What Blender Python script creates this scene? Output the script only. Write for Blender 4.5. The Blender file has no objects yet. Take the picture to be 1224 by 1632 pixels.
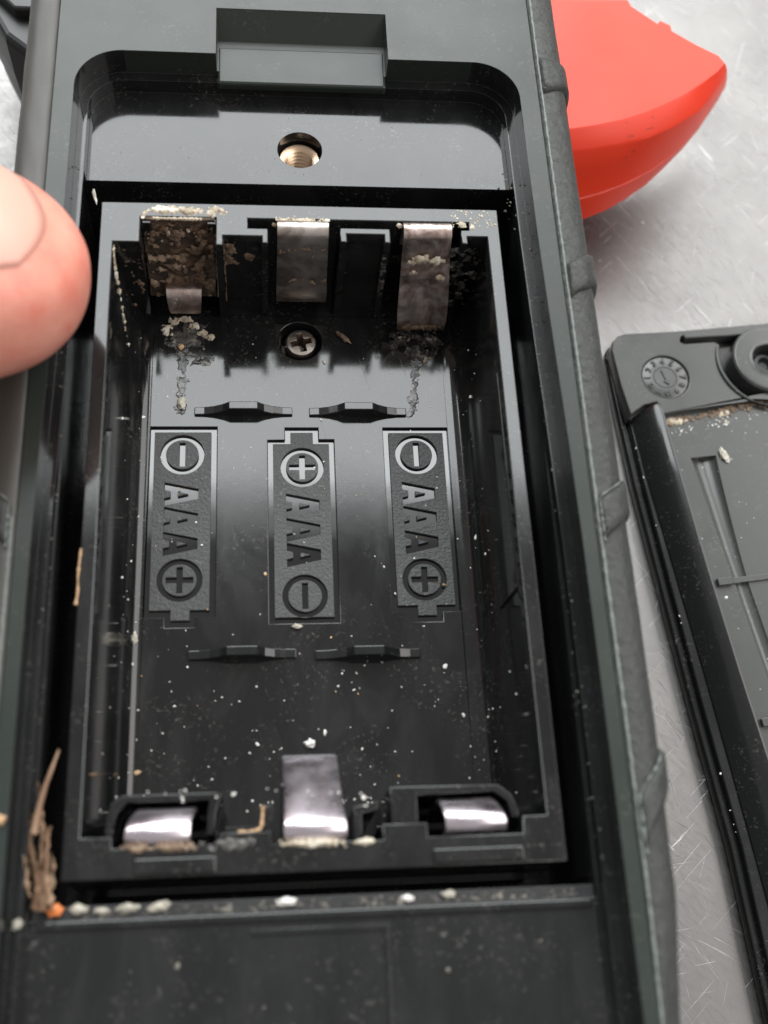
import bpy, bmesh, math, random
from mathutils import Vector, Matrix, noise

random.seed(7)
S = 0.001                                   # lengths below are written in millimetres
K = S / 0.001
scene = bpy.context.scene
C = scene.collection

# ------------------------------------------------------------------ camera
cd = bpy.data.cameras.new('camera')
cam = bpy.data.objects.new('camera', cd)
C.objects.link(cam)
cam.location = (-3.804 * S, -37.468 * S, 84.011 * S)
cam.rotation_euler = (0.408545, -0.0944815, -0.0490704)
cd.sensor_fit = 'VERTICAL'
cd.sensor_height = 36.0
cd.lens = 1804.94 / 1632.0 * 36.0
cd.clip_start = 0.02
cd.clip_end = 500.0
cd.dof.use_dof = True
cd.dof.focus_distance = 0.1115 * K
cd.dof.aperture_fstop = 29.0 / K
scene.camera = cam
scene.render.resolution_x = 768
scene.render.resolution_y = 1024

# ------------------------------------------------------------------ light
world = bpy.data.worlds.new('World')
scene.world = world
world.use_nodes = True
bg = world.node_tree.nodes['Background']
bg.inputs[0].default_value = (1.0, 0.965, 0.945, 1)
bg.inputs[1].default_value = 0.42


def area_lamp(name, x0, x1, y0, y1, z, radiance, color):
    """a broad soft light, coordinates in life-size metres"""
    x0, x1, y0, y1, z = [q * K for q in (x0, x1, y0, y1, z)]
    ld = bpy.data.lights.new(name, 'AREA')
    ld.shape = 'RECTANGLE'
    ld.size = x1 - x0
    ld.size_y = y1 - y0
    ld.energy = radiance * math.pi * ld.size * ld.size_y
    ld.color = color
    o = bpy.data.objects.new(name, ld)
    o.location = ((x0 + x1) / 2, (y0 + y1) / 2, z)
    C.objects.link(o)
    return o


area_lamp('ceiling_light', -3.0, 0.85, 1.7, 4.6, 2.0, 8.0, (0.95, 0.985, 1.0))
area_lamp('ceiling_light', -0.6, 0.64, 0.925, 1.695, 2.0, 8.0, (0.95, 0.985, 1.0))
area_lamp('ceiling_light', -0.5, 0.60, 0.885, 0.92, 2.0, 4.5, (0.95, 0.985, 1.0))     # the light fades out towards its near end
area_lamp('ceiling_light', -0.4, 0.56, 0.82, 0.88, 2.0, 1.4, (0.95, 0.985, 1.0))
area_lamp('side_light', 1.0, 3.4, 0.75, 4.6, 2.0, 4.0, (1.0, 0.99, 0.98))
area_lamp('side_light', 1.15, 3.4, -1.6, 0.745, 2.0, 4.3, (1.0, 0.94, 0.92))

vs = scene.view_settings
vs.view_transform = 'Standard'
vs.look = 'None'
vs.exposure = 0.0
vs.gamma = 1.0
vs.use_curve_mapping = False
scene.render.engine = 'CYCLES'


# ------------------------------------------------------------------ materials
def mat(name, base, rough=0.5, metal=0.0, ior=1.5, coat=0.0, spec=0.5):
    m = bpy.data.materials.new(name)
    m.use_nodes = True
    b = m.node_tree.nodes['Principled BSDF']
    b.inputs['Base Color'].default_value = (*base, 1)
    b.inputs['Roughness'].default_value = rough
    b.inputs['Metallic'].default_value = metal
    b.inputs['IOR'].default_value = ior
    b.inputs['Specular IOR Level'].default_value = spec
    b.inputs['Coat Weight'].default_value = coat
    return m


class NT:
    def __init__(s, m):
        s.t = m.node_tree
        s.b = s.t.nodes['Principled BSDF']
        s.co = s.n('ShaderNodeTexCoord').outputs['Object']

    def n(s, kind, **kw):
        nd = s.t.nodes.new(kind)
        for k, v in kw.items():
            setattr(nd, k, v)
        return nd

    def link(s, a, b):
        s.t.links.new(a, b)

    def mapping(s, scale=(1, 1, 1), rot=(0, 0, 0), loc=(0, 0, 0)):
        m = s.n('ShaderNodeMapping')
        if rot != (0, 0, 0):            # turn first, then stretch
            m.vector_type = 'TEXTURE'
            scale = tuple(1 / q for q in scale)
        m.inputs['Scale'].default_value = scale
        m.inputs['Rotation'].default_value = rot
        m.inputs['Location'].default_value = loc
        s.link(s.co, m.inputs['Vector'])
        return m.outputs[0]

    def noise(s, scale, detail=3, rough=0.55, vec=None, dist=0.0):
        nd = s.n('ShaderNodeTexNoise')
        nd.inputs['Scale'].default_value = scale / K
        nd.inputs['Detail'].default_value = detail
        nd.inputs['Roughness'].default_value = rough
        nd.inputs['Distortion'].default_value = dist
        s.link(vec if vec is not None else s.co, nd.inputs['Vector'])
        return nd.outputs['Fac']

    def ramp(s, fac, stops):
        r = s.n('ShaderNodeValToRGB')
        e = r.color_ramp.elements
        while len(e) < len(stops):
            e.new(0.5)
        for k, (p, c) in enumerate(stops):
            e[k].position = p
            e[k].color = (*c, 1) if len(c) == 3 else c
        s.link(fac, r.inputs[0])
        return r.outputs[0]

    def rng(s, fac, a, b, c, d):
        r = s.n('ShaderNodeMapRange')
        for k, v in enumerate((a, b, c, d)):
            r.inputs[k + 1].default_value = v
        s.link(fac, r.inputs[0])
        return r.outputs[0]

    def math(s, op, a, b=None):
        r = s.n('ShaderNodeMath', operation=op)
        for k, v in enumerate((a, b)):
            if v is None:
                continue
            if isinstance(v, (int, float)):
                r.inputs[k].default_value = v
            else:
                s.link(v, r.inputs[k])
        return r.outputs[0]

    def mix(s, fac, a, b):
        r = s.n('ShaderNodeMix', data_type='RGBA')
        if isinstance(fac, (int, float)):
            r.inputs[0].default_value = fac
        else:
            s.link(fac, r.inputs[0])
        for k, v in ((6, a), (7, b)):
            if isinstance(v, tuple):
                r.inputs[k].default_value = (*v, 1)
            else:
                s.link(v, r.inputs[k])
        return r.outputs[2]

    def bump(s, height, strength, dist):
        b = s.n('ShaderNodeBump')
        b.inputs['Strength'].default_value = strength
        b.inputs['Distance'].default_value = dist
        s.link(height, b.inputs['Height'])
        s.link(b.outputs[0], s.b.inputs['Normal'])
        return b


def plastic(name, base, rough, rvar, bump_scale, bump_mm, dust=0.0, ior=1.5, film=0.0):
    m = mat(name, base, rough, ior=ior)
    t = NT(m)
    big = t.noise(160, 4, 0.6)
    fine = t.noise(bump_scale, 3, 0.6)
    r = t.rng(big, 0.3, 0.7, rough - rvar, rough + rvar)
    t.link(r, t.b.inputs['Roughness'])
    if dust:
        d = t.noise(2600, 2, 0.7)
        d2 = t.noise(220, 3, 0.6)
        f = t.math('MULTIPLY', t.rng(d, 0.58, 0.75, 0, 1), t.rng(d2, 0.45, 0.7, 0, dust))
        t.link(t.mix(f, base, (0.45, 0.44, 0.40)), t.b.inputs['Base Color'])
    if film:
        f1 = t.rng(t.noise(210, 5, 0.62, vec=t.mapping((1, 0.45, 1)), dist=0.8), 0.42, 0.72, 0, film)
        old = t.b.inputs['Base Color'].links[0].from_socket
        t.link(t.mix(f1, old, (0.10, 0.105, 0.10)), t.b.inputs['Base Color'])
        hair = t.rng(t.noise(3800, 1, vec=t.mapping((1, 0.02, 1), (0, 0, 0.25))), 0.72, 0.76, 0, 0.06)
        t.link(t.math('ADD', t.math('ADD', r, t.math('MULTIPLY', f1, 0.35)), hair), t.b.inputs['Roughness'])
    t.bump(fine, 1.0, bump_mm * S)
    return m


M = {}
M['case'] = plastic('case_plastic', (0.022, 0.029, 0.025), 0.31, 0.05, 4200, 0.006, 0.15)
M['ledge'] = plastic('ledge_plastic', (0.010, 0.0108, 0.0112), 0.085, 0.03, 900, 0.0015, 0.25, 1.5, 0.10)
M['tray'] = plastic('tray_plastic', (0.0075, 0.0080, 0.0082), 0.085, 0.03, 500, 0.0016, 0.25, 1.52, 0.13)
M['panel'] = plastic('textured_panel_plastic', (0.042, 0.0445, 0.044), 0.56, 0.05, 3300, 0.11, 0.35)
M['cover'] = plastic('cover_lit_plastic', (0.056, 0.061, 0.058), 0.24, 0.05, 1500, 0.002, 0.3)  # lamp reflection on flange and panel painted in as a lighter base
M['cover_shaded'] = plastic('cover_gloss_shaded', (0.010, 0.011, 0.011), 0.16, 0.04, 1500, 0.002, 0.2)  # same cover plastic, dark reflections of side wall and skirt painted in
M['dial'] = plastic('dial_plastic', (0.075, 0.08, 0.078), 0.24, 0.05, 1500, 0.002)  # same plastic again, brighter reflection put into a lighter base colour
M['grip_tinted'] = plastic('smooth_tinted_rubber', (0.050, 0.048, 0.042), 0.50, 0.04, 1800, 0.006, 0.1)  # smooth left grip, brownish reflected light painted into its base colour
M['dark'] = plastic('dark_plastic', (0.02, 0.021, 0.022), 0.4, 0.05, 1500, 0.003)

m = mat('grip_rubber', (0.030, 0.035, 0.031), 0.46, spec=0.38)
t = NT(m)
v = t.n('ShaderNodeTexVoronoi')
v.inputs['Scale'].default_value = 900 / K
t.link(t.mapping((1, 0.55, 1), (0, 0, 0.5)), v.inputs['Vector'])
h1 = t.noise(1500, 4, 0.6, dist=0.6)
hh = t.math('ADD', t.math('MULTIPLY', v.outputs['Distance'], 0.5), t.math('MULTIPLY', h1, 1.0))
t.bump(hh, 1.0, 0.16 * S)
wear = t.rng(t.noise(700, 4, 0.7), 0.62, 0.75, 0, 0.35)
t.link(t.mix(wear, (0.030, 0.033, 0.030), (0.07, 0.075, 0.07)), t.b.inputs['Base Color'])
M['grip'] = m

M['case'].node_tree.nodes['Principled BSDF'].inputs['Specular IOR Level'].default_value = 0.33
m = mat('worn_seam', (0.15, 0.17, 0.155), 0.5)
t = NT(m)
t.bump(t.noise(2500, 3), 1.0, 0.08 * S)
M['seam'] = m

m = mat('nickel_strip', (0.62, 0.60, 0.58), 0.26, 1.0)
t = NT(m)
tar = t.rng(t.noise(330, 5, 0.65, dist=0.8), 0.40, 0.62, 0, 0.9)
t.link(t.mix(tar, (0.60, 0.55, 0.51), (0.24, 0.19, 0.16)), t.b.inputs['Base Color'])
t.link(t.rng(t.noise(600, 4), 0.3, 0.7, 0.30, 0.50), t.b.inputs['Roughness'])
t.bump(t.noise(1300, 3), 0.6, 0.03 * S)
M['nickel'] = m

m = mat('bright_nickel', (0.74, 0.71, 0.73), 0.27, 1.0)
t = NT(m)
tar = t.rng(t.noise(300, 5, 0.65, dist=0.6), 0.52, 0.74, 0, 0.35)
t.link(t.mix(tar, (0.74, 0.68, 0.73), (0.34, 0.28, 0.28)), t.b.inputs['Base Color'])
t.link(t.rng(t.noise(500, 4), 0.3, 0.7, 0.22, 0.36), t.b.inputs['Roughness'])
t.bump(t.noise(900, 3), 0.5, 0.015 * S)
M['bright'] = m

m = mat('tarnished_strip', (0.4, 0.32, 0.27), 0.34, 1.0)
t = NT(m)
tar = t.rng(t.noise(420, 5, 0.65, dist=1.0), 0.40, 0.62, 0, 1)
t.link(t.mix(tar, (0.70, 0.60, 0.56), (0.33, 0.235, 0.20)), t.b.inputs['Base Color'])
t.link(t.rng(t.noise(800, 4), 0.3, 0.7, 0.25, 0.6), t.b.inputs['Roughness'])
t.bump(t.noise(1100, 4), 0.8, 0.06 * S)
M['tarnish'] = m

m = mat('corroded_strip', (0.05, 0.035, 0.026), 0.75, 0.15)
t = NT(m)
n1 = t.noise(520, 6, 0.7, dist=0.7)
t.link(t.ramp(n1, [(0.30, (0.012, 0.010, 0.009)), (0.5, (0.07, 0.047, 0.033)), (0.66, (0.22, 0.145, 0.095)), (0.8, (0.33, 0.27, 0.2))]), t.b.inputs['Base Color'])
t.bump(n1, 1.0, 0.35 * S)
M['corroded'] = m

m = mat('pale_crust', (0.55, 0.49, 0.38), 0.6)
t = NT(m)
n1 = t.noise(900, 5, 0.65)
t.link(t.ramp(n1, [(0.28, (0.20, 0.15, 0.10)), (0.5, (0.50, 0.44, 0.33)), (0.7, (0.70, 0.68, 0.60))]), t.b.inputs['Base Color'])
t.bump(n1, 1.0, 0.12 * S)
M['crust'] = m

m = mat('brown_crust', (0.2, 0.14, 0.09), 0.7)
t = NT(m)
n1 = t.noise(900, 5, 0.65)
t.link(t.ramp(n1, [(0.28, (0.05, 0.035, 0.025)), (0.5, (0.17, 0.115, 0.075)), (0.72, (0.34, 0.26, 0.18))]), t.b.inputs['Base Color'])
t.bump(n1, 1.0, 0.12 * S)
M['brown'] = m

m = mat('wet_residue', (0.035, 0.034, 0.032), 0.16)
t = NT(m)
n1 = t.noise(1200, 4, 0.6)
t.link(t.ramp(n1, [(0.35, (0.015, 0.015, 0.015)), (0.60, (0.09, 0.088, 0.08)), (0.76, (0.45, 0.43, 0.38))]), t.b.inputs['Base Color'])
t.bump(n1, 1.0, 0.1 * S)
M['residue'] = m

m = mat('brass', (0.70, 0.52, 0.36), 0.38, 1.0)
t = NT(m)
t.bump(t.noise(1500, 3), 0.6, 0.03 * S)
M['brass'] = m
m = mat('screw_metal', (0.62, 0.55, 0.48), 0.28, 1.0)
t = NT(m)
sc = t.rng(t.noise(1400, 4, 0.7), 0.58, 0.70, 0, 0.8)
t.link(t.mix(sc, (0.82, 0.76, 0.70), (0.25, 0.17, 0.12)), t.b.inputs['Base Color'])
t.bump(t.noise(1800, 3), 0.7, 0.05 * S)
M['screw'] = m

m = mat('red_plastic', (0.80, 0.042, 0.011), 0.36, spec=0.36)
t = NT(m)
sm = t.math('MULTIPLY', t.rng(t.noise(900, 4, 0.7, dist=1.0), 0.62, 0.70, 0, 0.8), t.rng(t.noise(110, 3), 0.48, 0.58, 0, 1))
t.link(t.mix(sm, (0.80, 0.042, 0.011), (0.10, 0.02, 0.02)), t.b.inputs['Base Color'])
t.link(t.rng(t.noise(120, 3), 0.3, 0.7, 0.34, 0.44), t.b.inputs['Roughness'])
t.bump(t.noise(1800, 3), 0.5, 0.01 * S)
M['red'] = m

# scratched steel bench
m = mat('scratched_steel', (0.34, 0.335, 0.325), 0.42, 1.0)
t = NT(m)
acc = None
for k, (ang, sc, thr, w, st) in enumerate([(0.55, 5200, 0.70, 1.0, 0.020), (0.62, 3800, 0.72, 0.9, 0.035), (1.05, 4200, 0.72, 0.9, 0.025), (2.3, 4800, 0.715, 0.9, 0.022), (2.75, 3600, 0.73, 0.8, 0.03), (0.15, 5600, 0.725, 0.7, 0.02), (1.7, 4600, 0.73, 0.7, 0.03), (0.9, 2600, 0.745, 1.0, 0.015)]):
    vec = t.mapping((1.0, st, 1.0), (0, 0, ang), (0.3 * k, 0.11 * k, 0))
    f = t.rng(t.noise(sc, 1, 0.5, vec=vec, dist=0.1), thr, thr + 0.03, 0, w)
    acc = f if acc is None else t.math('MAXIMUM', acc, f)
patch = t.rng(t.noise(60, 4, 0.6), 0.35, 0.7, 0.25, 1.0)
acc = t.math('MULTIPLY', acc, patch)
grain = t.noise(2600, 4, 0.7, vec=t.mapping((1, 0.3, 1), (0, 0, 0.7)))
blot = t.noise(45, 5, 0.65)
base = t.mix(t.rng(blot, 0.35, 0.7, 0, 0.6), (0.215, 0.211, 0.205), (0.145, 0.142, 0.138))
t.link(t.mix(t.math('MULTIPLY', acc, 0.8), base, (0.46, 0.455, 0.45)), t.b.inputs['Base Color'])
t.link(t.rng(t.math('ADD', t.math('MULTIPLY', grain, 0.6), t.math('MULTIPLY', blot, 0.4)), 0.3, 0.7, 0.30, 0.50), t.b.inputs['Roughness'])
t.bump(t.math('SUBTRACT', t.math('MULTIPLY', grain, 0.25), acc), 0.8, 0.04 * S)
M['bench'] = m

m = mat('skin', (0.62, 0.30, 0.22), 0.46)
t = NT(m)
n1 = t.noise(260, 5, 0.65)
col = t.ramp(n1, [(0.3, (0.72, 0.26, 0.19)), (0.7, (0.80, 0.37, 0.28))])
t.link(t.mix(t.rng(t.noise(420, 4, 0.6), 0.5, 0.72, 0, 0.55), col, (0.74, 0.17, 0.13)), t.b.inputs['Base Color'])
t.b.inputs['Subsurface Weight'].default_value = 0.35
t.b.inputs['Subsurface Radius'].default_value = (1.0, 0.35, 0.2)
t.b.inputs['Subsurface Scale'].default_value = 0.0022 * K
wv = t.n('ShaderNodeTexWave')
wv.inputs['Scale'].default_value = 330 / K
wv.inputs['Distortion'].default_value = 3.5
wv.inputs['Detail'].default_value = 1.5
wv.inputs['Detail Scale'].default_value = 0.6
t.link(t.mapping((0.25, 1, 1)), wv.inputs['Vector'])
t.bump(t.math('ADD', wv.outputs['Fac'], t.math('MULTIPLY', t.noise(1500, 3), 0.8)), 0.8, 0.05 * S)
M['skin'] = m
m = mat('nail', (0.77, 0.375, 0.295), 0.4)
t = NT(m)
t.b.inputs['Subsurface Weight'].default_value = 0.25
t.b.inputs['Subsurface Radius'].default_value = (1.0, 0.4, 0.25)
t.b.inputs['Subsurface Scale'].default_value = 0.0015 * K
t.bump(t.noise(700, 2, vec=t.mapping((0.15, 1, 1))), 0.4, 0.03 * S)
M['nail'] = m

M['grit'] = mat('pale_grit', (0.72, 0.71, 0.67), 0.5)
M['tan'] = mat('tan_grit', (0.52, 0.34, 0.19), 0.6)
M['orange'] = mat('orange_grain', (0.72, 0.22, 0.06), 0.55)
m = mat('dry_leaf', (0.33, 0.22, 0.13), 0.7)
t = NT(m)
n1 = t.noise(500, 4, 0.6, vec=t.mapping((1, 0.12, 1)))
t.link(t.ramp(n1, [(0.3, (0.13, 0.06, 0.032)), (0.5, (0.33, 0.22, 0.14)), (0.7, (0.54, 0.46, 0.34))]), t.b.inputs['Base Color'])
t.bump(n1, 1.0, 0.15 * S)
M['leaf'] = m
m = mat('pale_crumb', (0.45, 0.43, 0.36), 0.55)
t = NT(m)
n1 = t.noise(1100, 4, 0.6)
t.link(t.ramp(n1, [(0.3, (0.16, 0.14, 0.11)), (0.5, (0.42, 0.40, 0.33)), (0.7, (0.62, 0.61, 0.56))]), t.b.inputs['Base Color'])
t.bump(n1, 1.0, 0.1 * S)
M['crumb'] = m
m = mat('dull_dust', (0.20, 0.19, 0.16), 0.7)
t = NT(m)
t.link(t.ramp(t.noise(500, 3), [(0.35, (0.035, 0.033, 0.028)), (0.68, (0.24, 0.225, 0.185))]), t.b.inputs['Base Color'])
M['dust'] = m

# ------------------------------------------------------------------ helpers
ORIGIN = {}


def origin(o):
    return ORIGIN.get(o.name, Vector((0, 0, 0))) if o else Vector((0, 0, 0))


def tag(o, label=None, cat=None, group=None, kind=None):
    for k, v in (('label', label), ('category', cat), ('group', group), ('kind', kind)):
        if v:
            o[k] = v
    return o


def empty(name, loc, label, cat, group=None):
    o = bpy.data.objects.new(name, None)
    o.empty_display_size = 0.01
    C.objects.link(o)
    o.location = Vector(loc) * S
    ORIGIN[o.name] = Vector(loc)
    return tag(o, label, cat, group)


class MB:
    def __init__(s):
        s.v, s.f = [], []

    def add(s, vs_, fs):
        k = len(s.v)
        s.v += [Vector(p) for p in vs_]
        s.f += [[i + k for i in f] for f in fs]
        return s

    def box(s, x0, x1, y0, y1, z0, z1):
        return s.add([(x0, y0, z0), (x1, y0, z0), (x1, y1, z0), (x0, y1, z0), (x0, y0, z1), (x1, y0, z1), (x1, y1, z1), (x0, y1, z1)],
                     [(3, 2, 1, 0), (4, 5, 6, 7), (0, 1, 5, 4), (1, 2, 6, 5), (2, 3, 7, 6), (3, 0, 4, 7)])

    def prism(s, poly, z0, z1):
        n = len(poly)
        return s.add([(x, y, z0) for x, y in poly] + [(x, y, z1) for x, y in poly],
                     [list(range(n))[::-1], list(range(n, 2 * n))] + [(i, (i + 1) % n, n + (i + 1) % n, n + i) for i in range(n)])

    def loft(s, rings, caps=True, closed=True):
        n = len(rings[0])
        fs = []
        for r in range(len(rings) - 1):
            for i in range(n if closed else n - 1):
                j = (i + 1) % n
                fs.append((r * n + i, r * n + j, (r + 1) * n + j, (r + 1) * n + i))
        if caps:
            fs.append(list(range(n))[::-1])
            fs.append([(len(rings) - 1) * n + i for i in range(n)])
        return s.add([p for r in rings for p in r], fs)

    def lathe(s, cx, cy, prof, n=40):
        rings = [[(cx + r * math.cos(2 * math.pi * k / n), cy + r * math.sin(2 * math.pi * k / n), z) for k in range(n)] for r, z in prof]
        return s.loft(rings)

    def tube(s, path, rad, n=8, jit=0.0):
        path = [Vector(p) for p in path]
        rings = []
        for i, p in enumerate(path):
            d = (path[min(i + 1, len(path) - 1)] - path[max(i - 1, 0)]).normalized()
            a = d.cross(Vector((0, 0, 1)))
            if a.length < 1e-4:
                a = d.cross(Vector((1, 0, 0)))
            a.normalize()
            b = a.cross(d)
            r = rad(i / (len(path) - 1)) if callable(rad) else rad
            r *= 1 + jit * random.uniform(-1, 1)
            rings.append([p + (a * math.cos(2 * math.pi * k / n) + b * math.sin(2 * math.pi * k / n)) * r for k in range(n)])
        return s.loft(rings)

    def strip(s, path, thick):
        """bent metal strip: path of (x_centre, half_width, y, z)"""
        rings = []
        for i, (xc, hw, y, z) in enumerate(path):
            a, b = path[max(i - 1, 0)], path[min(i + 1, len(path) - 1)]
            d = Vector((0, b[2] - a[2], b[3] - a[3])).normalized()
            nrm = Vector((0, -d.z, d.y)) * thick / 2
            c = Vector((0, y, z))
            e = 0.12
            rings.append([c + nrm + Vector((xc - hw + e, 0, 0)), c + nrm + Vector((xc + hw - e, 0, 0)), c + nrm * 0.3 + Vector((xc + hw, 0, 0)), c - nrm + Vector((xc + hw, 0, 0)),
                          c - nrm + Vector((xc - hw, 0, 0)), c + nrm * 0.3 + Vector((xc - hw, 0, 0))])
        return s.loft(rings)

    def blob(s, c, r, seed, sub=2, rough=0.35, freq=1.6, rot=None):
        bm = bmesh.new()
        bmesh.ops.create_icosphere(bm, subdivisions=sub, radius=1.0)
        R = rot or Matrix.Rotation(seed * 1.7, 3, 'Z')
        off = Vector((seed * 3.1, seed * 1.3, seed * 0.7))
        vs_ = []
        for v in bm.verts:
            d = 1 + rough * noise.noise(v.co * freq + off) * 1.6
            p = Vector((v.co.x * r[0] * d, v.co.y * r[1] * d, v.co.z * r[2] * d))
            vs_.append(R @ p + Vector(c))
        bm.verts.index_update()
        fs = [[v.index for v in f.verts] for f in bm.faces]
        bm.free()
        return s.add(vs_, fs)

    def build(s, name, mt, parent=None, bevel=0.0, smooth=None, kind=None, seg=2, shift=None):
        o0 = origin(parent) if shift is None else Vector(shift)
        me = bpy.data.meshes.new(name)
        me.from_pydata([((p - o0) * S)[:] for p in s.v], [], s.f)
        me.update()
        bm = bmesh.new()
        bm.from_mesh(me)
        bmesh.ops.recalc_face_normals(bm, faces=bm.faces)
        bm.to_mesh(me)
        bm.free()
        o = bpy.data.objects.new(name, me)
        C.objects.link(o)
        o.data.materials.append(M[mt] if isinstance(mt, str) else mt)
        finish(o, parent, bevel, smooth, kind, seg, o0)
        return o


def finish(o, parent, bevel=0.0, smooth=None, kind=None, seg=2, o0=None):
    if o0 is not None:
        ORIGIN[o.name] = o0
    if parent:
        o.parent = parent
    if smooth is not None:
        for p in o.data.polygons:
            p.use_smooth = True
        o.data.set_sharp_from_angle(angle=math.radians(smooth))
    if bevel:
        b = o.modifiers.new('edge', 'BEVEL')
        b.width = bevel * S
        b.segments = seg
        b.limit_method = 'ANGLE'
        b.angle_limit = math.radians(40)
        b.harden_normals = False
    if kind:
        o['kind'] = kind


def cut(o, cutters):
    """subtract closed bodies from o and keep the result as plain mesh"""
    tmp = []
    for mb in cutters:
        c = mb.build('cutter', M['tray'], None, shift=(0, 0, 0))
        tmp.append(c)
        b = o.modifiers.new('cut', 'BOOLEAN')
        b.operation = 'DIFFERENCE'
        b.solver = 'EXACT'
        b.object = c
    bpy.context.view_layer.update()
    dg = bpy.context.evaluated_depsgraph_get()
    me = bpy.data.meshes.new_from_object(o.evaluated_get(dg))
    o.modifiers.clear()
    old = o.data
    o.data = me
    bpy.data.meshes.remove(old)
    for c in tmp:
        cm = c.data
        bpy.data.objects.remove(c)
        bpy.data.meshes.remove(cm)


def flat(name, polys, z0, z1, mt, parent, bev=0.0, seg=2, kind=None):
    """plate with holes and islands (even-odd) between z0 and z1, edges rounded by bev"""
    o0 = origin(parent)
    cu = bpy.data.curves.new(name, 'CURVE')
    cu.dimensions = '2D'
    cu.fill_mode = 'BOTH'
    cu.extrude = (z1 - z0) / 2 - bev
    cu.bevel_depth = bev
    cu.bevel_resolution = seg
    cu.offset = -bev
    for poly in polys:
        sp = cu.splines.new('POLY')
        sp.points.add(len(poly) - 1)
        for i, (x, y) in enumerate(poly):
            sp.points[i].co = (x - o0.x, y - o0.y, 0, 1)
        sp.use_cyclic_u = True
    # curve filling is done at a size of metres (its tolerances suit that), then scaled down
    tmp = bpy.data.objects.new(name, cu)
    C.objects.link(tmp)
    bpy.context.view_layer.update()
    me = bpy.data.meshes.new_from_object(tmp.evaluated_get(bpy.context.evaluated_depsgraph_get()))
    bpy.data.objects.remove(tmp)
    bpy.data.curves.remove(cu)
    for v in me.vertices:
        v.co = v.co * S
        v.co.z += ((z0 + z1) / 2 - o0.z) * S
    me.materials.clear()
    bm = bmesh.new()
    bm.from_mesh(me)
    bmesh.ops.remove_doubles(bm, verts=bm.verts, dist=1e-6)
    bmesh.ops.recalc_face_normals(bm, faces=bm.faces)
    bm.to_mesh(me)
    bm.free()
    o = bpy.data.objects.new(name, me)
    C.objects.link(o)
    o.data.materials.append(M[mt])
    finish(o, parent, 0, 35, kind, o0=o0)
    for p in o.data.polygons:
        if abs(p.normal.z) > 0.995:
            p.use_smooth = False
    return o


def circle(cx, cy, r, n=40, ph=0.0):
    return [(cx + r * math.cos(2 * math.pi * k / n + ph), cy + r * math.sin(2 * math.pi * k / n + ph)) for k in range(n)]


def catmull(pts, k=6):
    pts = [Vector(p) for p in pts]
    out = []
    for i in range(len(pts) - 1):
        p0, p1, p2, p3 = pts[max(i - 1, 0)], pts[i], pts[i + 1], pts[min(i + 2, len(pts) - 1)]
        for j in range(k):
            u = j / k
            out.append(0.5 * ((2 * p1) + (p2 - p0) * u + (2 * p0 - 5 * p1 + 4 * p2 - p3) * u * u + (3 * p1 - p0 - 3 * p2 + p3) * u ** 3))
    out.append(pts[-1])
    return out


def lerp_tab(tab, x):
    if x <= tab[0][0]:
        return tab[0][1]
    for (a, va), (b, vb) in zip(tab, tab[1:]):
        if x <= b:
            u = (x - a) / (b - a)
            u = u * u * (3 - 2 * u)
            return va + (vb - va) * u
    return tab[-1][1]


# ------------------------------------------------------------------ the setting
TABLE_Z = -32.0
mb = MB()
mb.box(-420, 520, -320, 760, TABLE_Z - 12, TABLE_Z)
bench = mb.build('bench_top', 'bench', None)
tag(bench, 'scratched bare steel bench top under the meter', None, None, 'structure')

# ------------------------------------------------------------------ the clamp meter
meter = empty('clamp_meter', (0, 0, TABLE_Z), 'grey and black clamp meter lying face down, battery compartment open and empty', 'clamp meter')


def open_half(y):
    return lerp_tab([(-10, 21.1), (32, 20.45)], y)


def opening(inset, y0, y1, rad, n=22):
    pts = []
    ys = [y0 + (y1 - rad - y0) * k / 14 for k in range(15)]
    pts += [(open_half(y) - inset, y) for y in ys]
    hx = open_half(y1) - inset
    pts += [(hx - rad + rad * math.cos(a), y1 - rad + rad * math.sin(a)) for a in [math.pi / 2 * k / n for k in range(1, n + 1)]]
    pts += [(-hx + rad - rad * math.sin(a), y1 - rad + rad * math.cos(a)) for a in [math.pi / 2 * k / n for k in range(0, n + 1)]]
    pts += [(-(open_half(y) - inset), y) for y in ys[::-1]]
    return pts


HX, HY = -0.13, 36.1      # screw hole in the ledge
mb = MB()
sec = [(-22.5, -30), (-22.5, 3.2), (-22.2, 3.5), (22.2, 3.5), (22.5, 3.2), (22.5, -30)]
mb.loft([[(x, y, z) for x, z in sec] for y in (-72, 74)])
shell = mb.build('back_shell', 'case', meter)
c1 = MB().prism(opening(0.0, -64, 43.5, 4.2), 0.8, 12)
c2 = MB().prism(opening(0.85, -63, 42.55, 3.4), -0.7, 4)
c3 = MB().box(-20.05, 20.05, -31.6, 32.0, -14.5, 0.6)
c4 = MB().loft([[(x, 49.2, 3.9), (x, 49.15, 3.45), (x, 47.0, 1.5), (x, 46.6, 1.38), (x, 42.0, 1.25), (x, 42.0, 3.9)] for x in (-7.85, 8.2)])
c5 = MB().lathe(HX, HY, [(2.1, -9), (2.1, 2)], 48)
cut(shell, [c1, c2, c3, c4, c5])
for p in shell.data.polygons:
    p.use_smooth = False
finish(shell, meter, 0.22, 25, None, 3)
shell.data.materials.append(M['ledge'])
for p in shell.data.polygons:          # the moulded inside is bare glossy plastic, the outside is satin
    c = p.center / S + Vector((0, 0, TABLE_Z))
    if c.z < 3.3 and abs(c.x) < 22 and -65 < c.y < 44 and not (c.y > 42.6 and c.z > 1.0 and abs(c.x) < 8.4):
        p.material_index = 1

mb = MB().loft([[(x, 42.1, 0.3), (x, 42.1, 1.28), (x, 46.45, 1.42), (x, 46.45, 0.3)] for x in (-7.8, 8.15)])
mb.build('notch_sill', 'case', meter, 0.25)

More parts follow.
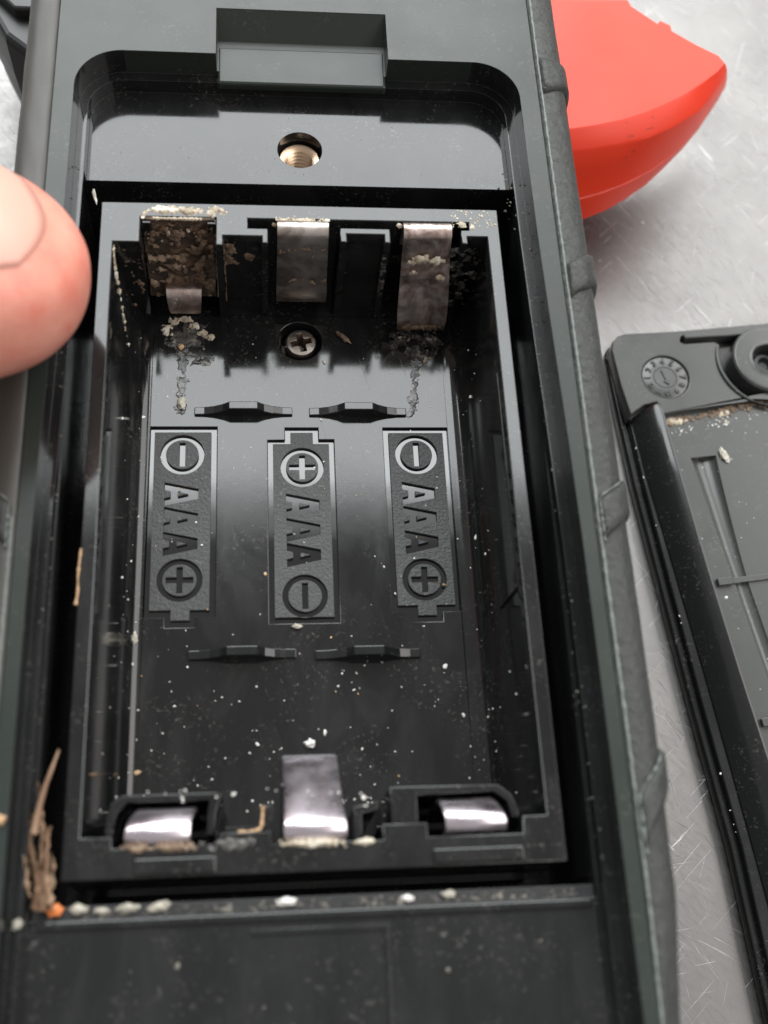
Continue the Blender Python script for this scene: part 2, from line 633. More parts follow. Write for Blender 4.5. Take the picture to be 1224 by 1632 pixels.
# brass insert with thread
prof = [(2.0, -7.2), (2.0, -2.3), (1.85, -2.1)]
for k in range(9):
    z = -2.15 - k * 0.5
    prof += [(1.55, z), (1.22, z - 0.25)]
prof += [(1.5, -7.2)]
mb = MB()
n = 40
rings = [[(HX + r * math.cos(2 * math.pi * k / n), HY + r * math.sin(2 * math.pi * k / n), z) for k in range(n)] for r, z in prof]
mb.loft(rings, caps=False)
mb.loft([[(HX + r * math.cos(2 * math.pi * k / n), HY + r * math.sin(2 * math.pi * k / n), -7.1) for k in range(n)] for r in (1.5, 0.05)], caps=False)
tag(mb.build('threaded_insert', 'brass', meter, 0, 40), 'brass threaded insert in the cover screw hole')

# lower plate moulding marks
flat('plate_ridge', [[(-4.9, -32.75), (4.8, -32.75), (4.8, -46), (4.45, -46), (4.45, -33.15), (-4.9, -33.15)]], -0.75, -0.54, 'ledge', shell, 0.05)
MB().box(-19.5, 19.6, -32.25, -31.68, -1.7, -0.42).build('plate_edge', 'ledge', meter, 0.12)
MB().box(-19.95, 19.95, -31.66, -30.7, -2.2, -0.95).build('gap_shelf', 'dark', meter, 0.04)

# ---- rubber side grips
GSEC = catmull([(22.15, 3.1), (22.45, 3.5), (23.2, 3.58), (24.3, 3.3), (25.05, 2.6), (25.45, 1.4), (25.62, -0.5), (25.7, -5), (25.5, -15), (24.9, -27), (24.2, -31), (22.3, -31.8)], 4)


def grip_dx(y):
    return lerp_tab([(-60, -2.2), (-44, -1.5), (-30, -0.25), (-20, 0.0), (60, 0.0)], y)


def grip_pt(i, y, side, off=0.0):
    p = GSEC[i]
    a, b = GSEC[max(i - 1, 0)], GSEC[min(i + 1, len(GSEC) - 1)]
    d = (b - a).normalized()
    nx, nz = -d.y, d.x
    if nx < -0.5 or (nz < 0 and nx < 0):
        nx, nz = -nx, -nz
    return Vector((side * (p.x + abs(d.y) * off + grip_dx(y) * min(1, (p.x - 22.15) / 2.0)), y, p.y + d.x * off))


for side in (1, -1):
    mb = MB()
    rings = []
    for k in range(0, 147):
        y = -72 + k
        rings.append([grip_pt(i, y, side, 0.05 * noise.noise(Vector((i * 0.3, y * 0.35, side * 9.0)))) for i in range(len(GSEC))] + [Vector((side * 21.6, y, -31.8)), Vector((side * 21.6, y, 3.0))])
    mb.loft(rings)
    g = mb.build('side_grip', 'grip' if side > 0 else 'grip_tinted', meter, 0, 50)
    # raised pads with slanted ends
    for (la, lb, ra, rb) in ([] if side > 0 else [(-2.2, -5.9, 0.4, -2.9), (-25.6, -29.5, -21.6, -24.6)]) or [(44.4, 39.6, 44.0, 41.0), (20.4, 16.9, 22.6, 18.9), (-2.2, -5.9, 0.4, -2.9), (-25.6, -29.5, -21.6, -24.6)]:
        i0, i1 = 5, 26
        rings = []
        for u in [0, 0.03, 0.12, 0.3, 0.5, 0.7, 0.88, 0.97, 1]:
            row = []
            for i in range(i0, i1):
                w = min(1.0, (i - i0) / 12)
                y = (la + (ra - la) * w) * (1 - u) + (lb + (rb - lb) * w) * u
                edge = min(1, u / 0.10, (1 - u) / 0.10, (i - i0) / 1.6)
                edge = max(0.0, edge) ** 0.7
                row.append(grip_pt(i, y, side, -0.12 + 0.55 * edge))
            rings.append(row)
        MB().loft(rings, caps=False, closed=False).build('grip_pad', 'grip', g, 0, 60)
        if la < 0:                       # rubbed pale edges of the lower pads
            wp = [grip_pt(i, la + (ra - la) * min(1.0, (i - i0) / 12), side, 0.24) for i in range(17, 5, -1)]
            wp += [grip_pt(6, la + (lb - la) * q / 12, side, 0.26) + Vector((0.06 * noise.noise(Vector((q * 0.9, la, 1))), 0, 0)) for q in range(1, 12)]
            MB().tube(wp, lambda u: max(0.015, 0.07 + 0.17 * noise.noise(Vector((u * 17, la, 5)))), 8, 0.2).build('worn_edge', 'seam', g, 0, 60)
    path = []
    for k in range(0, 420 if side > 0 else 180):
        y = -46 + k * 0.24
        p = grip_pt(5, y, side)
        path.append((p.x + 0.05 * noise.noise(Vector((y * 1.3, 3 * side, 0))), y, p.z - 0.02))
    mb = MB()
    mb.tube(path, lambda u: 0.13 + 0.09 * noise.noise(Vector((u * 160, side, 2))), 7, 0.15)
    mb.build('seam_bead', 'seam', g, 0, 60)

# ---- red trigger lever sticking out at the side
top = [(22.0, 69.0), (39.6, 69.7), (39.9, 68.7), (42.8, 66.0), (43.1, 66.55), (44.3, 65.85), (44.3, 65.0), (46.9, 63.0), (49.4, 61.4), (50.0, 60.3), (48.9, 59.0), (46.9, 57.3), (44.5, 55.5), (41.85, 53.9), (39.2, 52.5), (36.4, 51.4), (33.5, 50.6), (30.8, 50.0), (22.0, 49.0)]
low = {8: (55.9, 69.2), 9: (56.3, 68.6), 10: (54.6, 65.7), 11: (51.4, 60.9), 12: (48.6, 57.3), 13: (45.6, 54.0), 14: (43.2, 51.6), 15: (40.2, 49.3), 16: (37.6, 47.6), 17: (34.6, 46.2), 18: (22.0, 43.0)}


def trig_ring(u, z, inset):
    out = []
    for i, (x, y) in enumerate(top):
        if i in low:
            lx, ly = low[i]
            # unprojected low outline belongs to z=-24; blend towards it
            tx, ty = x + (lx - x) * u, y + (ly - y) * u
        else:
            tx, ty = x + 2.0 * u, y + 1.0 * u
        cx, cy = 38, 60
        d = Vector((cx - tx, cy - ty))
        d = d.normalized() * inset * (1.0 if i >= 12 else max(0.0, (i - 8) / 4.0))
        out.append((tx + d.x, ty + d.y, z))
    return out


mb = MB()
ring = [trig_ring(0.0, -12.0, 0.0), trig_ring(0.01, -12.2, -0.35), trig_ring(0.08, -13.5, -1.75), trig_ring(0.10, -13.8, -1.95), trig_ring(0.30, -16.2, -1.85), trig_ring(0.55, -19.0, -1.2), trig_ring(0.62, -19.7, -1.1),
        trig_ring(0.63, -19.8, -0.8), trig_ring(0.645, -19.95, -0.8), trig_ring(0.655, -20.05, -0.95), trig_ring(0.8, -22.0, -0.4), trig_ring(0.95, -23.6, 0.3), trig_ring(1.0, -24.0, 1.0)]
mb.loft(ring)
tag(mb.build('trigger', 'red', meter, 0, 24), 'red plastic trigger lever sticking out of the side')

# ---- dark jaw shoulder at the other side
pts = [(-20, 78), (-38, 78), (-36.5, 70), (-34.2, 64.5), (-32.4, 61), (-30.6, 57.6), (-27, 54.5), (-20, 52)]
mb = MB()
mb.loft([[(x + i * (-26 - x) / 20, y + i * 0.2, z) for x, y in pts] for i, z in ((0.6, -9), (0, -10.2), (0, -15), (0.6, -18), (2, -24))])
js = mb.build('jaw_shoulder', 'dark', meter, 0.5)
MB().prism([(-34.6, 78), (-34.0, 66), (-31.8, 62.6), (-29.5, 60), (-24, 60), (-24, 78)], -9.2, -7.6).build('shoulder_rib', 'dark', js, 0.3)

# ------------------------------------------------------------------ battery tray
FLOOR = -11.7
outer = [(-18, -29.1), (18, -29.1), (18, 29.1), (-18, 29.1)]
hole = [(-16.8, 24.8), (-14.5, 24.8), (-14.5, 27.55), (-7.85, 27.55), (-7.85, 24.6), (-7.2, 24.6), (-7.2, 25.65), (-3.75, 25.65), (-3.75, 24.9), (-3.2, 24.9), (-3.2, 26.5), (-5.0, 26.5),
        (-5.0, 27.55), (15.2, 27.55), (15.2, 26.7), (14.4, 26.7), (14.4, 25.2), (14.95, 25.2), (14.95, 26.0), (16.8, 26.0),
        (16.8, -25.75), (15.0, -25.75), (14.9, -27.0), (7.9, -27.0), (7.9, -26.0), (4.6, -26.0), (4.6, -27.1), (-3.4, -27.1), (-3.4, -26.2), (-7.0, -26.2), (-7.0, -27.0), (-14.6, -27.0), (-14.6, -26.2), (-16.8, -26.2)]
isl = [(3.3, 26.7), (7.85, 26.7), (7.85, 25.15), (7.3, 25.15), (7.3, 26.05), (3.9, 26.05), (3.9, 25.15), (3.3, 25.15)]
tray = flat('battery_tray', [outer, hole, isl], -13.5, 0.0, 'tray', meter, 0.1)
tag(tray, 'black glossy battery tray for three cells')

# floor with pockets for the markings and the screw well
SX, SY = -0.1, 22.0
P1 = [(-14.34, 12.5), (-8.08, 12.5), (-8.08, -6.2), (-9.75, -6.2), (-9.75, -7.15), (-12.45, -7.15), (-12.45, -6.2), (-14.34, -6.2)]
P2 = [(-3.35, 11.15), (-1.72, 11.15), (-1.72, 12.4), (1.42, 12.4), (1.42, 11.15), (2.88, 11.15), (2.88, -6.95), (-3.35, -6.95)]
P3 = [(7.6, 12.4), (13.82, 12.4), (13.82, -6.05), (12.1, -6.05), (12.1, -7.0), (9.4, -7.0), (9.4, -6.05), (7.6, -6.05)]
prof = [(16.9, -0.8), (16.45, -6.5), (16.1, -9.2), (15.75, -10.4), (15.3, -11.15), (14.8, -11.52), (14.2, -11.68), (13.6, FLOOR)]
prof = [(p.x, p.y) for p in catmull(prof, 4)]
fsec = [(x, z) for x, z in prof] + [(-x, z) for x, z in prof[::-1]] + [(-17.3, -0.8), (-17.3, -14.2), (17.3, -14.2), (17.3, -0.8)]
# floor middle is flat; side fillets run up to the walls
mb = MB()
mb.loft([[(x, y, z) for x, z in fsec] for y in (-26.3, 24.85)])
floor = mb.build('tray_floor', 'tray', tray)
mb2 = MB().box(-17.2, 17.2, 24.86, 28.5, -14.2, FLOOR)
floor2 = mb2.build('tray_floor', 'tray', tray)
MB().box(-17.2, 17.2, -28.5, -26.31, -14.2, FLOOR).build('tray_floor', 'tray', tray)


def off_poly(poly, d):
    return poly


cut(floor, [MB().prism(P1, -12.07, -8), MB().prism(P2, -12.07, -8), MB().prism(P3, -12.07, -8), MB().lathe(SX, SY, [(2.15, -20), (2.15, -9)], 48)])
finish(floor, tray, 0.07, 30, None, 2)


def floor_z(x):
    ax = abs(x)
    if ax <= prof[-1][0]:
        return FLOOR
    for (xa, za), (xb, zb) in zip(prof, prof[1:]):
        if xb <= ax <= xa:
            return zb + (za - zb) * (ax - xb) / max(1e-6, xa - xb)
    return -0.8


# well below the floor and the screw in it
n = 40
mb = MB()
mb.loft([[(SX + r * math.cos(2 * math.pi * k / n), SY + r * math.sin(2 * math.pi * k / n), z) for k in range(n)] for r, z in ((2.2, -13.9), (2.2, -15.5), (0.05, -15.5))], caps=False)
mb.build('screw_well', 'tray', tray, 0, 40)
KX, KY = 0.05, 22.3
mb = MB().lathe(KX, KY, [(1.35, -15.4), (1.62, -13.8), (1.66, -13.0), (1.6, -12.7), (1.4, -12.5), (0.9, -12.42), (0.3, -12.4)], 40)
screw = mb.build('screw', 'screw', meter)
a0 = 0.25
cuts = []
for k in range(2):
    a = a0 + k * math.pi / 2
    ca, sa = math.cos(a), math.sin(a)
    r0 = [(-1.2, -0.34), (1.2, -0.34), (1.2, 0.34), (-1.2, 0.34)]
    r1 = [(-0.45, -0.17), (0.45, -0.17), (0.45, 0.17), (-0.45, 0.17)]
    cuts.append(MB().loft([[(KX + x * ca - y * sa, KY + x * sa + y * ca, z) for x, y in r] for r, z in ((r0, -12.1), (r1, -13.9))]))
cuts.append(MB().lathe(KX, KY, [(0.62, -12.1), (0.25, -13.6)], 20))
cut(screw, cuts)
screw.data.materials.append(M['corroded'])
for p in screw.data.polygons:             # shade painted into the cross recess with a darker material
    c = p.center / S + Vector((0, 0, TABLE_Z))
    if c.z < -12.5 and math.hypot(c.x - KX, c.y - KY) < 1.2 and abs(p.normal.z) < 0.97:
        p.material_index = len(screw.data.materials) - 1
finish(screw, meter, 0.04, 35)
tag(screw, 'small cross-head screw at the bottom of a well in the tray')

M['polish'] = plastic('polished_plastic', (0.005, 0.0052, 0.0055), 0.05, 0.015, 500, 0.0008, 0.0, 1.72)
for q in (P1, P2, P3):                    # mirror-polished bottom of the sunk markings
    cx_, cy_ = sum(a for a, b in q) / len(q), sum(b for a, b in q) / len(q)
    MB().prism([(a + (cx_ - a) * 0.004, b + (cy_ - b) * 0.002) for a, b in q], -12.4, -12.04).build('marking_floor', 'polish', tray)

# ---- moulded polarity markings: sunk glyphs in a textured plateau
AG = [(-1.175, -1.55), (-0.42, -1.55), (-0.28, -1.0), (0.28, -1.0), (0.42, -1.55), (1.175, -1.55), (0.50, 1.52), (-0.50, 1.52)]
AC = [(-0.23, -0.34), (0.23, -0.34), (0.0, 0.60)]


def marking(outline, cx, ring_minus, ring_plus, letters, label):
    polys = [outline]
    for yy, kind in ((ring_minus, 'm'), (ring_plus, 'p')):
        polys.append(circle(cx, yy, 2.02, 44))
        polys.append(circle(cx, yy, 1.5, 44))
        b, l = 0.27, 1.22
        if kind == 'm':
            polys.append([(cx - b, yy - l), (cx + b, yy - l), (cx + b, yy + l), (cx - b, yy + l)])
        else:
            polys.append([(cx - b, yy - l), (cx + b, yy - l), (cx + b, yy - b), (cx + l, yy - b), (cx + l, yy + b), (cx + b, yy + b), (cx + b, yy + l), (cx - b, yy + l), (cx - b, yy + b), (cx - l, yy + b), (cx - l, yy - b), (cx - b, yy - b)])
    for yy in letters:
        polys.append([(cx + v, yy - u) for u, v in AG])
        polys.append([(cx + v, yy - u) for u, v in AC])
    o = flat('polarity_marking', polys, -12.5, -11.72, 'panel', tray, 0.03, 1)
    tag(o, label)
    return o


marking([(-13.82, 11.95), (-8.6, 11.95), (-8.6, -5.55), (-10.3, -5.55), (-10.3, -6.5), (-11.95, -6.5), (-11.95, -5.55), (-13.82, -5.55)], -11.24, 9.63, -2.75, (5.62, 3.17, 0.72), 'sunk AAA marking, minus on top, left column')
marking([(-2.86, 10.72), (-1.2, 10.72), (-1.2, 11.9), (0.9, 11.9), (0.9, 10.72), (2.4, 10.72), (2.4, -6.4), (-2.86, -6.4)], -0.16, -4.4, 8.28, (4.42, 1.97, -0.48), 'sunk AAA marking, plus on top, middle column')
marking([(8.12, 11.88), (13.33, 11.88), (13.33, -5.45), (11.6, -5.45), (11.6, -6.4), (9.9, -6.4), (9.9, -5.45), (8.12, -5.45)], 10.68, 9.58, -3.0, (5.55, 3.1, 0.65), 'sunk AAA marking, minus on top, right column')

# ---- ribs between the cells
for (x0, x1, yc, lab) in [(-10.2, -0.98, 14.05, 'upper left'), (0.6, 9.93, 14.0, 'upper right'), (-10.35, -1.05, -9.75, 'lower left'), (0.6, 9.85, -9.95, 'lower right')]:
    xc = (x0 + x1) / 2
    hw = (x1 - x0) / 2
    us = [-1, -0.8, -0.6, -0.42, -0.28, 0.28, 0.42, 0.6, 0.8, 1]
    hs = [0.28, 0.33, 0.55, 0.95, 1.45, 1.45, 0.95, 0.55, 0.33, 0.28]
    poly = [(xc + u * hw, FLOOR + h) for u, h in zip(us, hs)] + [(x1, FLOOR - 0.15), (x0, FLOOR - 0.15)]
    mb = MB()
    mb.loft([[(x, y, z) for x, z in poly] for y in (yc - 0.38, yc + 0.42)])
    mb.build('cell_rib', 'ledge', tray, 0.08, None)

# raised panel inside the long walls
MB().loft([[(16.66, y, -1.4), (16.9, y, -1.4), (16.9, y, -7.0), (16.22, y, -7.0)] for y in (-7.5, 12.5)]).build('wall_panel', 'tray', tray, 0.1)

# ---- contact pockets at the near end
flat('contact_bracket', [[(-15.3, -26.15), (-15.3, -24.6), (-14.9, -23.6), (-14.2, -23.1), (-7.4, -23.1), (-7.0, -23.3), (-7.4, -24.6), (-7.5, -26.15), (-8.1, -26.15), (-8.0, -24.6), (-7.9, -23.65), (-13.8, -23.65), (-14.5, -24.4), (-14.75, -26.15)]], -11.9, -1.3, 'tray', tray, 0.1)
flat('contact_bracket', [[(15.0, -25.7), (15.0, -25.0), (14.6, -24.0), (13.6, -23.2), (5.4, -23.15), (5.4, -25.9), (7.4, -25.9), (7.4, -23.85), (13.2, -23.7), (14.2, -24.5), (14.45, -25.7)]], -11.9, -1.2, 'tray', tray, 0.1)
flat('contact_bracket', [[(2.6, -26.95), (2.6, -24.6), (4.4, -24.2), (4.4, -24.8), (3.2, -25.1), (3.2, -26.95)]], -11.9, -0.8, 'tray', tray, 0.08)
flat('contact_bracket', [[(-3.3, -26.1), (-3.3, -24.2), (-3.9, -24.2), (-3.9, -25.7), (-6.7, -25.7), (-6.7, -26.1)]], -11.9, -0.9, 'tray', tray, 0.08)
MB().box(8.2, 14.8, -28.9, -27.9, -0.3, 0.22).build('rim_step', 'tray', tray, 0.1)
MB().box(-13.0, -7.3, -28.9, -27.8, -0.3, 0.22).build('rim_step', 'tray', tray, 0.1)

# ------------------------------------------------------------------ metal contacts
def strip_path(pts, k=7):
    return [tuple(p) for p in [(q[0], q[1], q[2], q[3]) for q in catmull4(pts, k)]]


def catmull4(pts, k):
    out = []
    for i in range(len(pts) - 1):
        q = [pts[max(i - 1, 0)], pts[i], pts[i + 1], pts[min(i + 2, len(pts) - 1)]]
        for j in range(k):
            u = j / k
            out.append([0.5 * (2 * b + (c - a) * u + (2 * a - 5 * b + 4 * c - d) * u * u + (3 * b - a - 3 * c + d) * u ** 3) for a, b, c, d in zip(*q)])
    out.append(list(pts[-1]))
    return out


def contact(pts, mt, label, thick=0.28):
    mb = MB().strip(strip_path(pts), thick)
    return tag(mb.build('contact_plate', mt, meter, 0, 45), label)


con2 = contact([(-0.05, 2.3, 27.35, -3.0), (-0.05, 2.3, 27.35, -0.5), (-0.05, 2.3, 27.1, 0.12), (-0.05, 2.3, 26.6, 0.32), (-0.05, 2.3, 26.1, 0.12), (-0.05, 2.3, 25.8, -0.55), (-0.05, 2.32, 25.55, -2.2), (-0.05, 2.35, 25.2, -5), (0, 2.4, 24.95, -7.8), (0, 2.4, 25.3, -9.6)],
               'nickel', 'grey bent contact plate, middle of the far end')
con3 = contact([(11.3, 2.2, 27.35, -3.0), (11.3, 2.2, 27.35, -0.5), (11.3, 2.2, 27.1, 0.12), (11.3, 2.2, 26.6, 0.34), (11.3, 2.2, 26.05, 0.12), (11.3, 2.2, 25.75, -0.5), (11.35, 2.25, 25.3, -2.2), (11.5, 2.35, 24.2, -5), (11.6, 2.42, 23.1, -7.8), (11.65, 2.35, 22.6, -9.6), (11.65, 2.3, 22.9, -10.6)],
               'tarnish', 'brown tarnished contact plate, right side of the far end')
con1 = contact([(-11.15, 3.2, 27.4, 0.02), (-11.15, 3.25, 27.25, -1.6), (-11.2, 3.2, 26.7, -4.5), (-11.25, 3.12, 25.9, -7.4), (-11.25, 3.1, 25.5, -9.2)],
               'corroded', 'heavily corroded brown contact plate at the far left', 0.3)
mb = MB().strip(strip_path([(-11.1, 1.7, 25.7, -7.6), (-11.1, 1.65, 24.7, -7.2), (-11.1, 1.6, 24.1, -8.0), (-11.1, 1.5, 23.95, -9.2), (-11.1, 1.4, 24.2, -10.2)]), 0.28)
mb.build('contact_tongue', 'tarnish', con1, 0, 45)
for x0 in (-14.35, -8.6):     # dark blocks stand in for shade in the corroded plate's two corner cut-outs
    MB().box(x0, x0 + 0.75, 26.85, 27.15, -1.5, -0.05).build('corner_gap_shade', 'tray', con1, 0.1)

conb1 = contact([(-11.45, 2.35, -26.95, -2.5), (-11.45, 2.35, -26.85, -0.6), (-11.45, 2.32, -26.5, 0.1), (-11.42, 2.3, -26.0, 0.3), (-11.3, 2.25, -25.3, 0.05), (-11.0, 2.15, -24.5, -0.75), (-10.9, 2.1, -24.15, -2.4), (-10.9, 2.1, -24.3, -5.5), (-10.9, 2.1, -24.8, -8)],
                'bright', 'short shiny rolled contact plate, left of the near end')
conb2 = contact([(-0.25, 2.28, -27.05, -2.5), (-0.25, 2.28, -26.95, -0.6), (-0.25, 2.28, -26.6, 0.15), (-0.25, 2.26, -26.0, 0.38), (-0.28, 2.22, -25.2, 0.0), (-0.32, 2.15, -23.6, -1.2), (-0.36, 2.1, -21.9, -2.7), (-0.38, 2.1, -20.5, -4.1), (-0.4, 2.1, -19.9, -5.6), (-0.4, 2.0, -20.4, -7.5)],
                'bright', 'long shiny sprung contact plate, middle of the near end')
conb3 = contact([(11.5, 2.3, -26.85, -2.5), (11.5, 2.3, -26.75, -0.6), (11.5, 2.28, -26.4, 0.1), (11.45, 2.25, -25.9, 0.3), (11.3, 2.2, -25.3, 0.05), (11.1, 2.1, -24.6, -0.7), (11.0, 2.05, -24.2, -2.2), (11.0, 2.05, -24.3, -5.5), (11.0, 2.05, -24.8, -8)],
                'bright', 'short shiny rolled contact plate, right of the near end')


# ------------------------------------------------------------------ corrosion crusts (uncountable flakes, one part each)
def crust(name, parent, mt, spots, label=None, sub=2):
    mb = MB()
    for k, (x, y, z, r, flatn) in enumerate(spots):
        mb.blob((x, y, z), (r * random.uniform(0.7, 1.3), r * random.uniform(0.7, 1.3), r * flatn), k + random.random() * 50, sub, 0.5, 1.9)
    o = mb.build(name, mt, parent, 0, 60, 'stuff')
    if label:
        tag(o, label)
    return o


def scatter(n, x0, x1, y0, y1, zf, r0, r1, fl=0.5):
    out = []
    for _ in range(n):
        x, y = random.uniform(x0, x1), random.uniform(y0, y1)
        out.append((x, y, zf(x, y) if callable(zf) else zf, random.uniform(r0, r1), fl))
    return out


U = random.uniform


def fbm(x, y, z, f):
    p = Vector((x * f, y * f, z))
    return noise.noise(p) * 0.55 + noise.noise(p * 2.1) * 0.3 + noise.noise(p * 4.7) * 0.22


def sheet(name, parent, mt, P, nrm, u0, u1, v0, v1, res, weight, h, freq, seed, label=None):
    """flaky deposit grown on a surface: it only exists where weight + noise is high, and thins out at its ragged edge"""
    nu, nv = int((u1 - u0) / res) + 1, int((v1 - v0) / res) + 1
    nrm = Vector(nrm)
    idx, vs_, keep = {}, [], {}
    for i in range(nu):
        for j in range(nv):
            u, v = u0 + i * res, v0 + j * res
            m_ = weight(u, v) + 1.1 * fbm(u, v, seed, freq)
            keep[i, j] = m_
    fs = []

    def vid(i, j):
        if (i, j) not in idx:
            u, v = u0 + i * res + 0.3 * res * noise.noise(Vector((i * 0.9, j * 0.9, seed))), v0 + j * res + 0.3 * res * noise.noise(Vector((i * 0.9, j * 0.9, seed + 9)))
            m_ = keep[i, j]
            e = max(0.0, min(1.0, m_ / 0.25))
            hh = h * e * (0.55 + 0.9 * abs(fbm(u, v, seed + 5, freq * 2.6))) if m_ > 0 else -0.03
            idx[i, j] = len(vs_)
            vs_.append(Vector(P(u, v)) + nrm * hh)
        return idx[i, j]
    for i in range(nu - 1):
        for j in range(nv - 1):
            c = [(i, j), (i + 1, j), (i + 1, j + 1), (i, j + 1)]
            if max(keep[k] for k in c) > 0:
                fs.append([vid(*k) for k in c])
    if not fs:
        return None
    o = MB().add(vs_, fs).build(name, mt, parent, 0, 50, 'stuff')
    return tag(o, label)


def blobs(*bl):
    def w(u, v):
        return max(1 - math.hypot((u - x) / rx, (v - y) / ry) for x, y, rx, ry in bl) - 0.45
    return w


def trail(pts, r):
    def w(u, v):
        best = 9
        p = Vector((u, v))
        for a, b in zip(pts, pts[1:]):
            a, b = Vector(a), Vector(b)
            t_ = max(0, min(1, (p - a).dot(b - a) / (b - a).length_squared))
            best = min(best, (p - a - (b - a) * t_).length)
        return 0.40 - best / r
    return w


def wall_x(z):
    best = prof[0][0]
    for (xa, za), (xb, zb) in zip(prof, prof[1:]):
        if zb <= z <= za:
            return xb + (xa - xb) * (z - zb) / max(1e-6, za - zb)
    return 16.85 if z > -1 else prof[-1][0]


onfloor = lambda u, v: (u, v, FLOOR)
onrim = lambda u, v: (u, v, 0.0)
Zp, Ym = (0, 0, 1), (0, -1, 0)
# rim and plate of the corroded contact
sheet('corrosion_crust', con1, 'crust', onrim, Zp, -15, -6.5, 27.56, 29.0, 0.09, blobs((-12.4, 28.3, 2.0, 0.9), (-10.2, 28.2, 2.2, 0.9), (-8.0, 28.2, 1.3, 1.0), (-14.2, 27.8, 0.6, 0.6)), 0.28, 1.5, 3.0, 'pale crumbly corrosion on the rim above the corroded contact')
mb = MB()
mb.tube([(-14.3 + 0.05 * U(-1, 1), 27.45 - 1.9 * (k / 60) ** 1.3, 0.05 - 9.4 * k / 60) for k in range(61)], lambda u: 0.15 * (1.1 - u * 0.6), 6, 0.3)
mb.tube([(-7.95 + 0.05 * U(-1, 1), 27.35 - 1.9 * (k / 60) ** 1.3, -0.2 - 9.2 * k / 60) for k in range(61)], lambda u: 0.12 * (1.1 - u * 0.5), 6, 0.3)
mb.tube([(-13.4 + 4.3 * k / 40, 27.25 + 0.04 * U(-1, 1), 0.12) for k in range(41)], 0.15, 6, 0.35)
mb.build('corroded_edge', 'crust', con1, 0, 60)
plate1 = lambda u, v: (u, 27.12 - 0.19 * abs(v) - 0.02 * max(0, abs(v) - 4) ** 1.2, v)
sheet('corrosion_crust', con1, 'brown', plate1, Ym, -14.2, -8.1, -9.0, -0.3, 0.11, lambda u, v: -0.12, 0.32, 1.0, 8.0)
sheet('corrosion_crust', con1, 'crust', plate1, Ym, -14.2, -8.1, -9.0, -0.3, 0.10, lambda u, v: -0.62 + (0.25 if v > -2.5 else 0), 0.4, 1.6, 18.0)
sheet('corrosion_crust', con1, 'crust', lambda u, v: (u, 24.05, v), Ym, -12.6, -9.6, -9.4, -7.6, 0.09, blobs((-12.0, -8.2, 0.7, 0.5), (-10.4, -8.4, 1.2, 0.6), (-11.2, -9.3, 1.5, 0.4)), 0.2, 1.9, 12.0)
# stains on the pocket walls beside it
sheet('corrosion_crust', tray, 'brown', lambda u, v: (u, 24.82, v), Ym, -16.7, -14.55, -10, -0.2, 0.1, lambda u, v: -0.14, 0.16, 0.9, 2.0)
sheet('corrosion_crust', tray, 'brown', lambda u, v: (u, 25.67, v), Ym, -7.15, -3.8, -8, -0.4, 0.1, blobs((-6.6, -2.6, 1.4, 2.6), (-4.8, -3.0, 0.9, 0.7)), 0.2, 0.9, 6.0)
sheet('corrosion_crust', tray, 'brown', lambda u, v: (-7.19 - 0.0, 24.6 + u, v), (1, 0, 0), 0, 1.0, -9, -0.5, 0.1, lambda u, v: 0.05, 0.12, 0.9, 4.0)
# white run down the left wall
def on_left_wall(u, v):
    z = -0.15 - 0.62 * u - 0.45 * v
    return (-wall_x(z) - 0.0, 24.6 - 0.35 * u + 0.85 * v, z)
sheet('corrosion_crust', tray, 'crust', on_left_wall, (1, 0, 0.2), 0, 15, -0.9, 1.0, 0.09, lambda u, v: 0.46 - abs(v + 0.3 * math.sin(u * 0.6)) / (0.4 + 0.03 * min(u, 9)) * 0.6 - 0.036 * u, 0.24, 1.3, 31.0, 'pale crust run down the left wall of the tray')
# floor below it, and the run towards the marking
sheet('corrosion_crust', tray, 'crust', onfloor, Zp, -14, -8, 20.6, 25.0, 0.09, blobs((-12.9, 23.2, 0.9, 0.9), (-12.4, 24.0, 0.8, 0.6), (-11.2, 24.3, 1.3, 0.5), (-10.3, 23.6, 0.8, 0.8), (-9.5, 22.8, 0.9, 0.7), (-8.9, 22.3, 0.8, 0.55)), 0.34, 1.7, 41.0, 'pale crust on the tray floor below the corroded contact')
sheet('corrosion_residue', tray, 'residue', onfloor, Zp, -14, -7.8, 17.5, 24.5, 0.09, blobs((-11.4, 22.2, 3.2, 3.2), (-9.6, 19.6, 1.6, 1.2)), 0.09, 1.5, 55.0)
sheet('corrosion_residue', tray, 'residue', onfloor, Zp, -12.6, -10.2, 13.6, 21.5, 0.08, trail([(-11.6, 21.5), (-11.3, 19.0), (-11.5, 16.5), (-11.4, 14.2)], 1.0), 0.03, 1.0, 57.0)
plate2 = lambda u, v: (u, 25.62 - 0.19 * (abs(v) - 1.6) - 0.17, v)
sheet('corrosion_crust', con2, 'brown', plate2, Ym, -2.2, 2.2, -6.5, -1.3, 0.08, lambda u, v: -0.55 + 0.45 * math.exp(-((v + 1.7) / 0.4) ** 2) + 0.3 * math.exp(-((v + 5.6) / 0.3) ** 2), 0.06, 1.6, 66.0)
sheet('corrosion_crust', con2, 'crust', lambda u, v: (u, v, 0.02), Zp, -2.5, 2.4, 27.3, 28.1, 0.07, lambda u, v: 0.15 - (v - 27.45) * 1.2, 0.16, 2.6, 68.0)
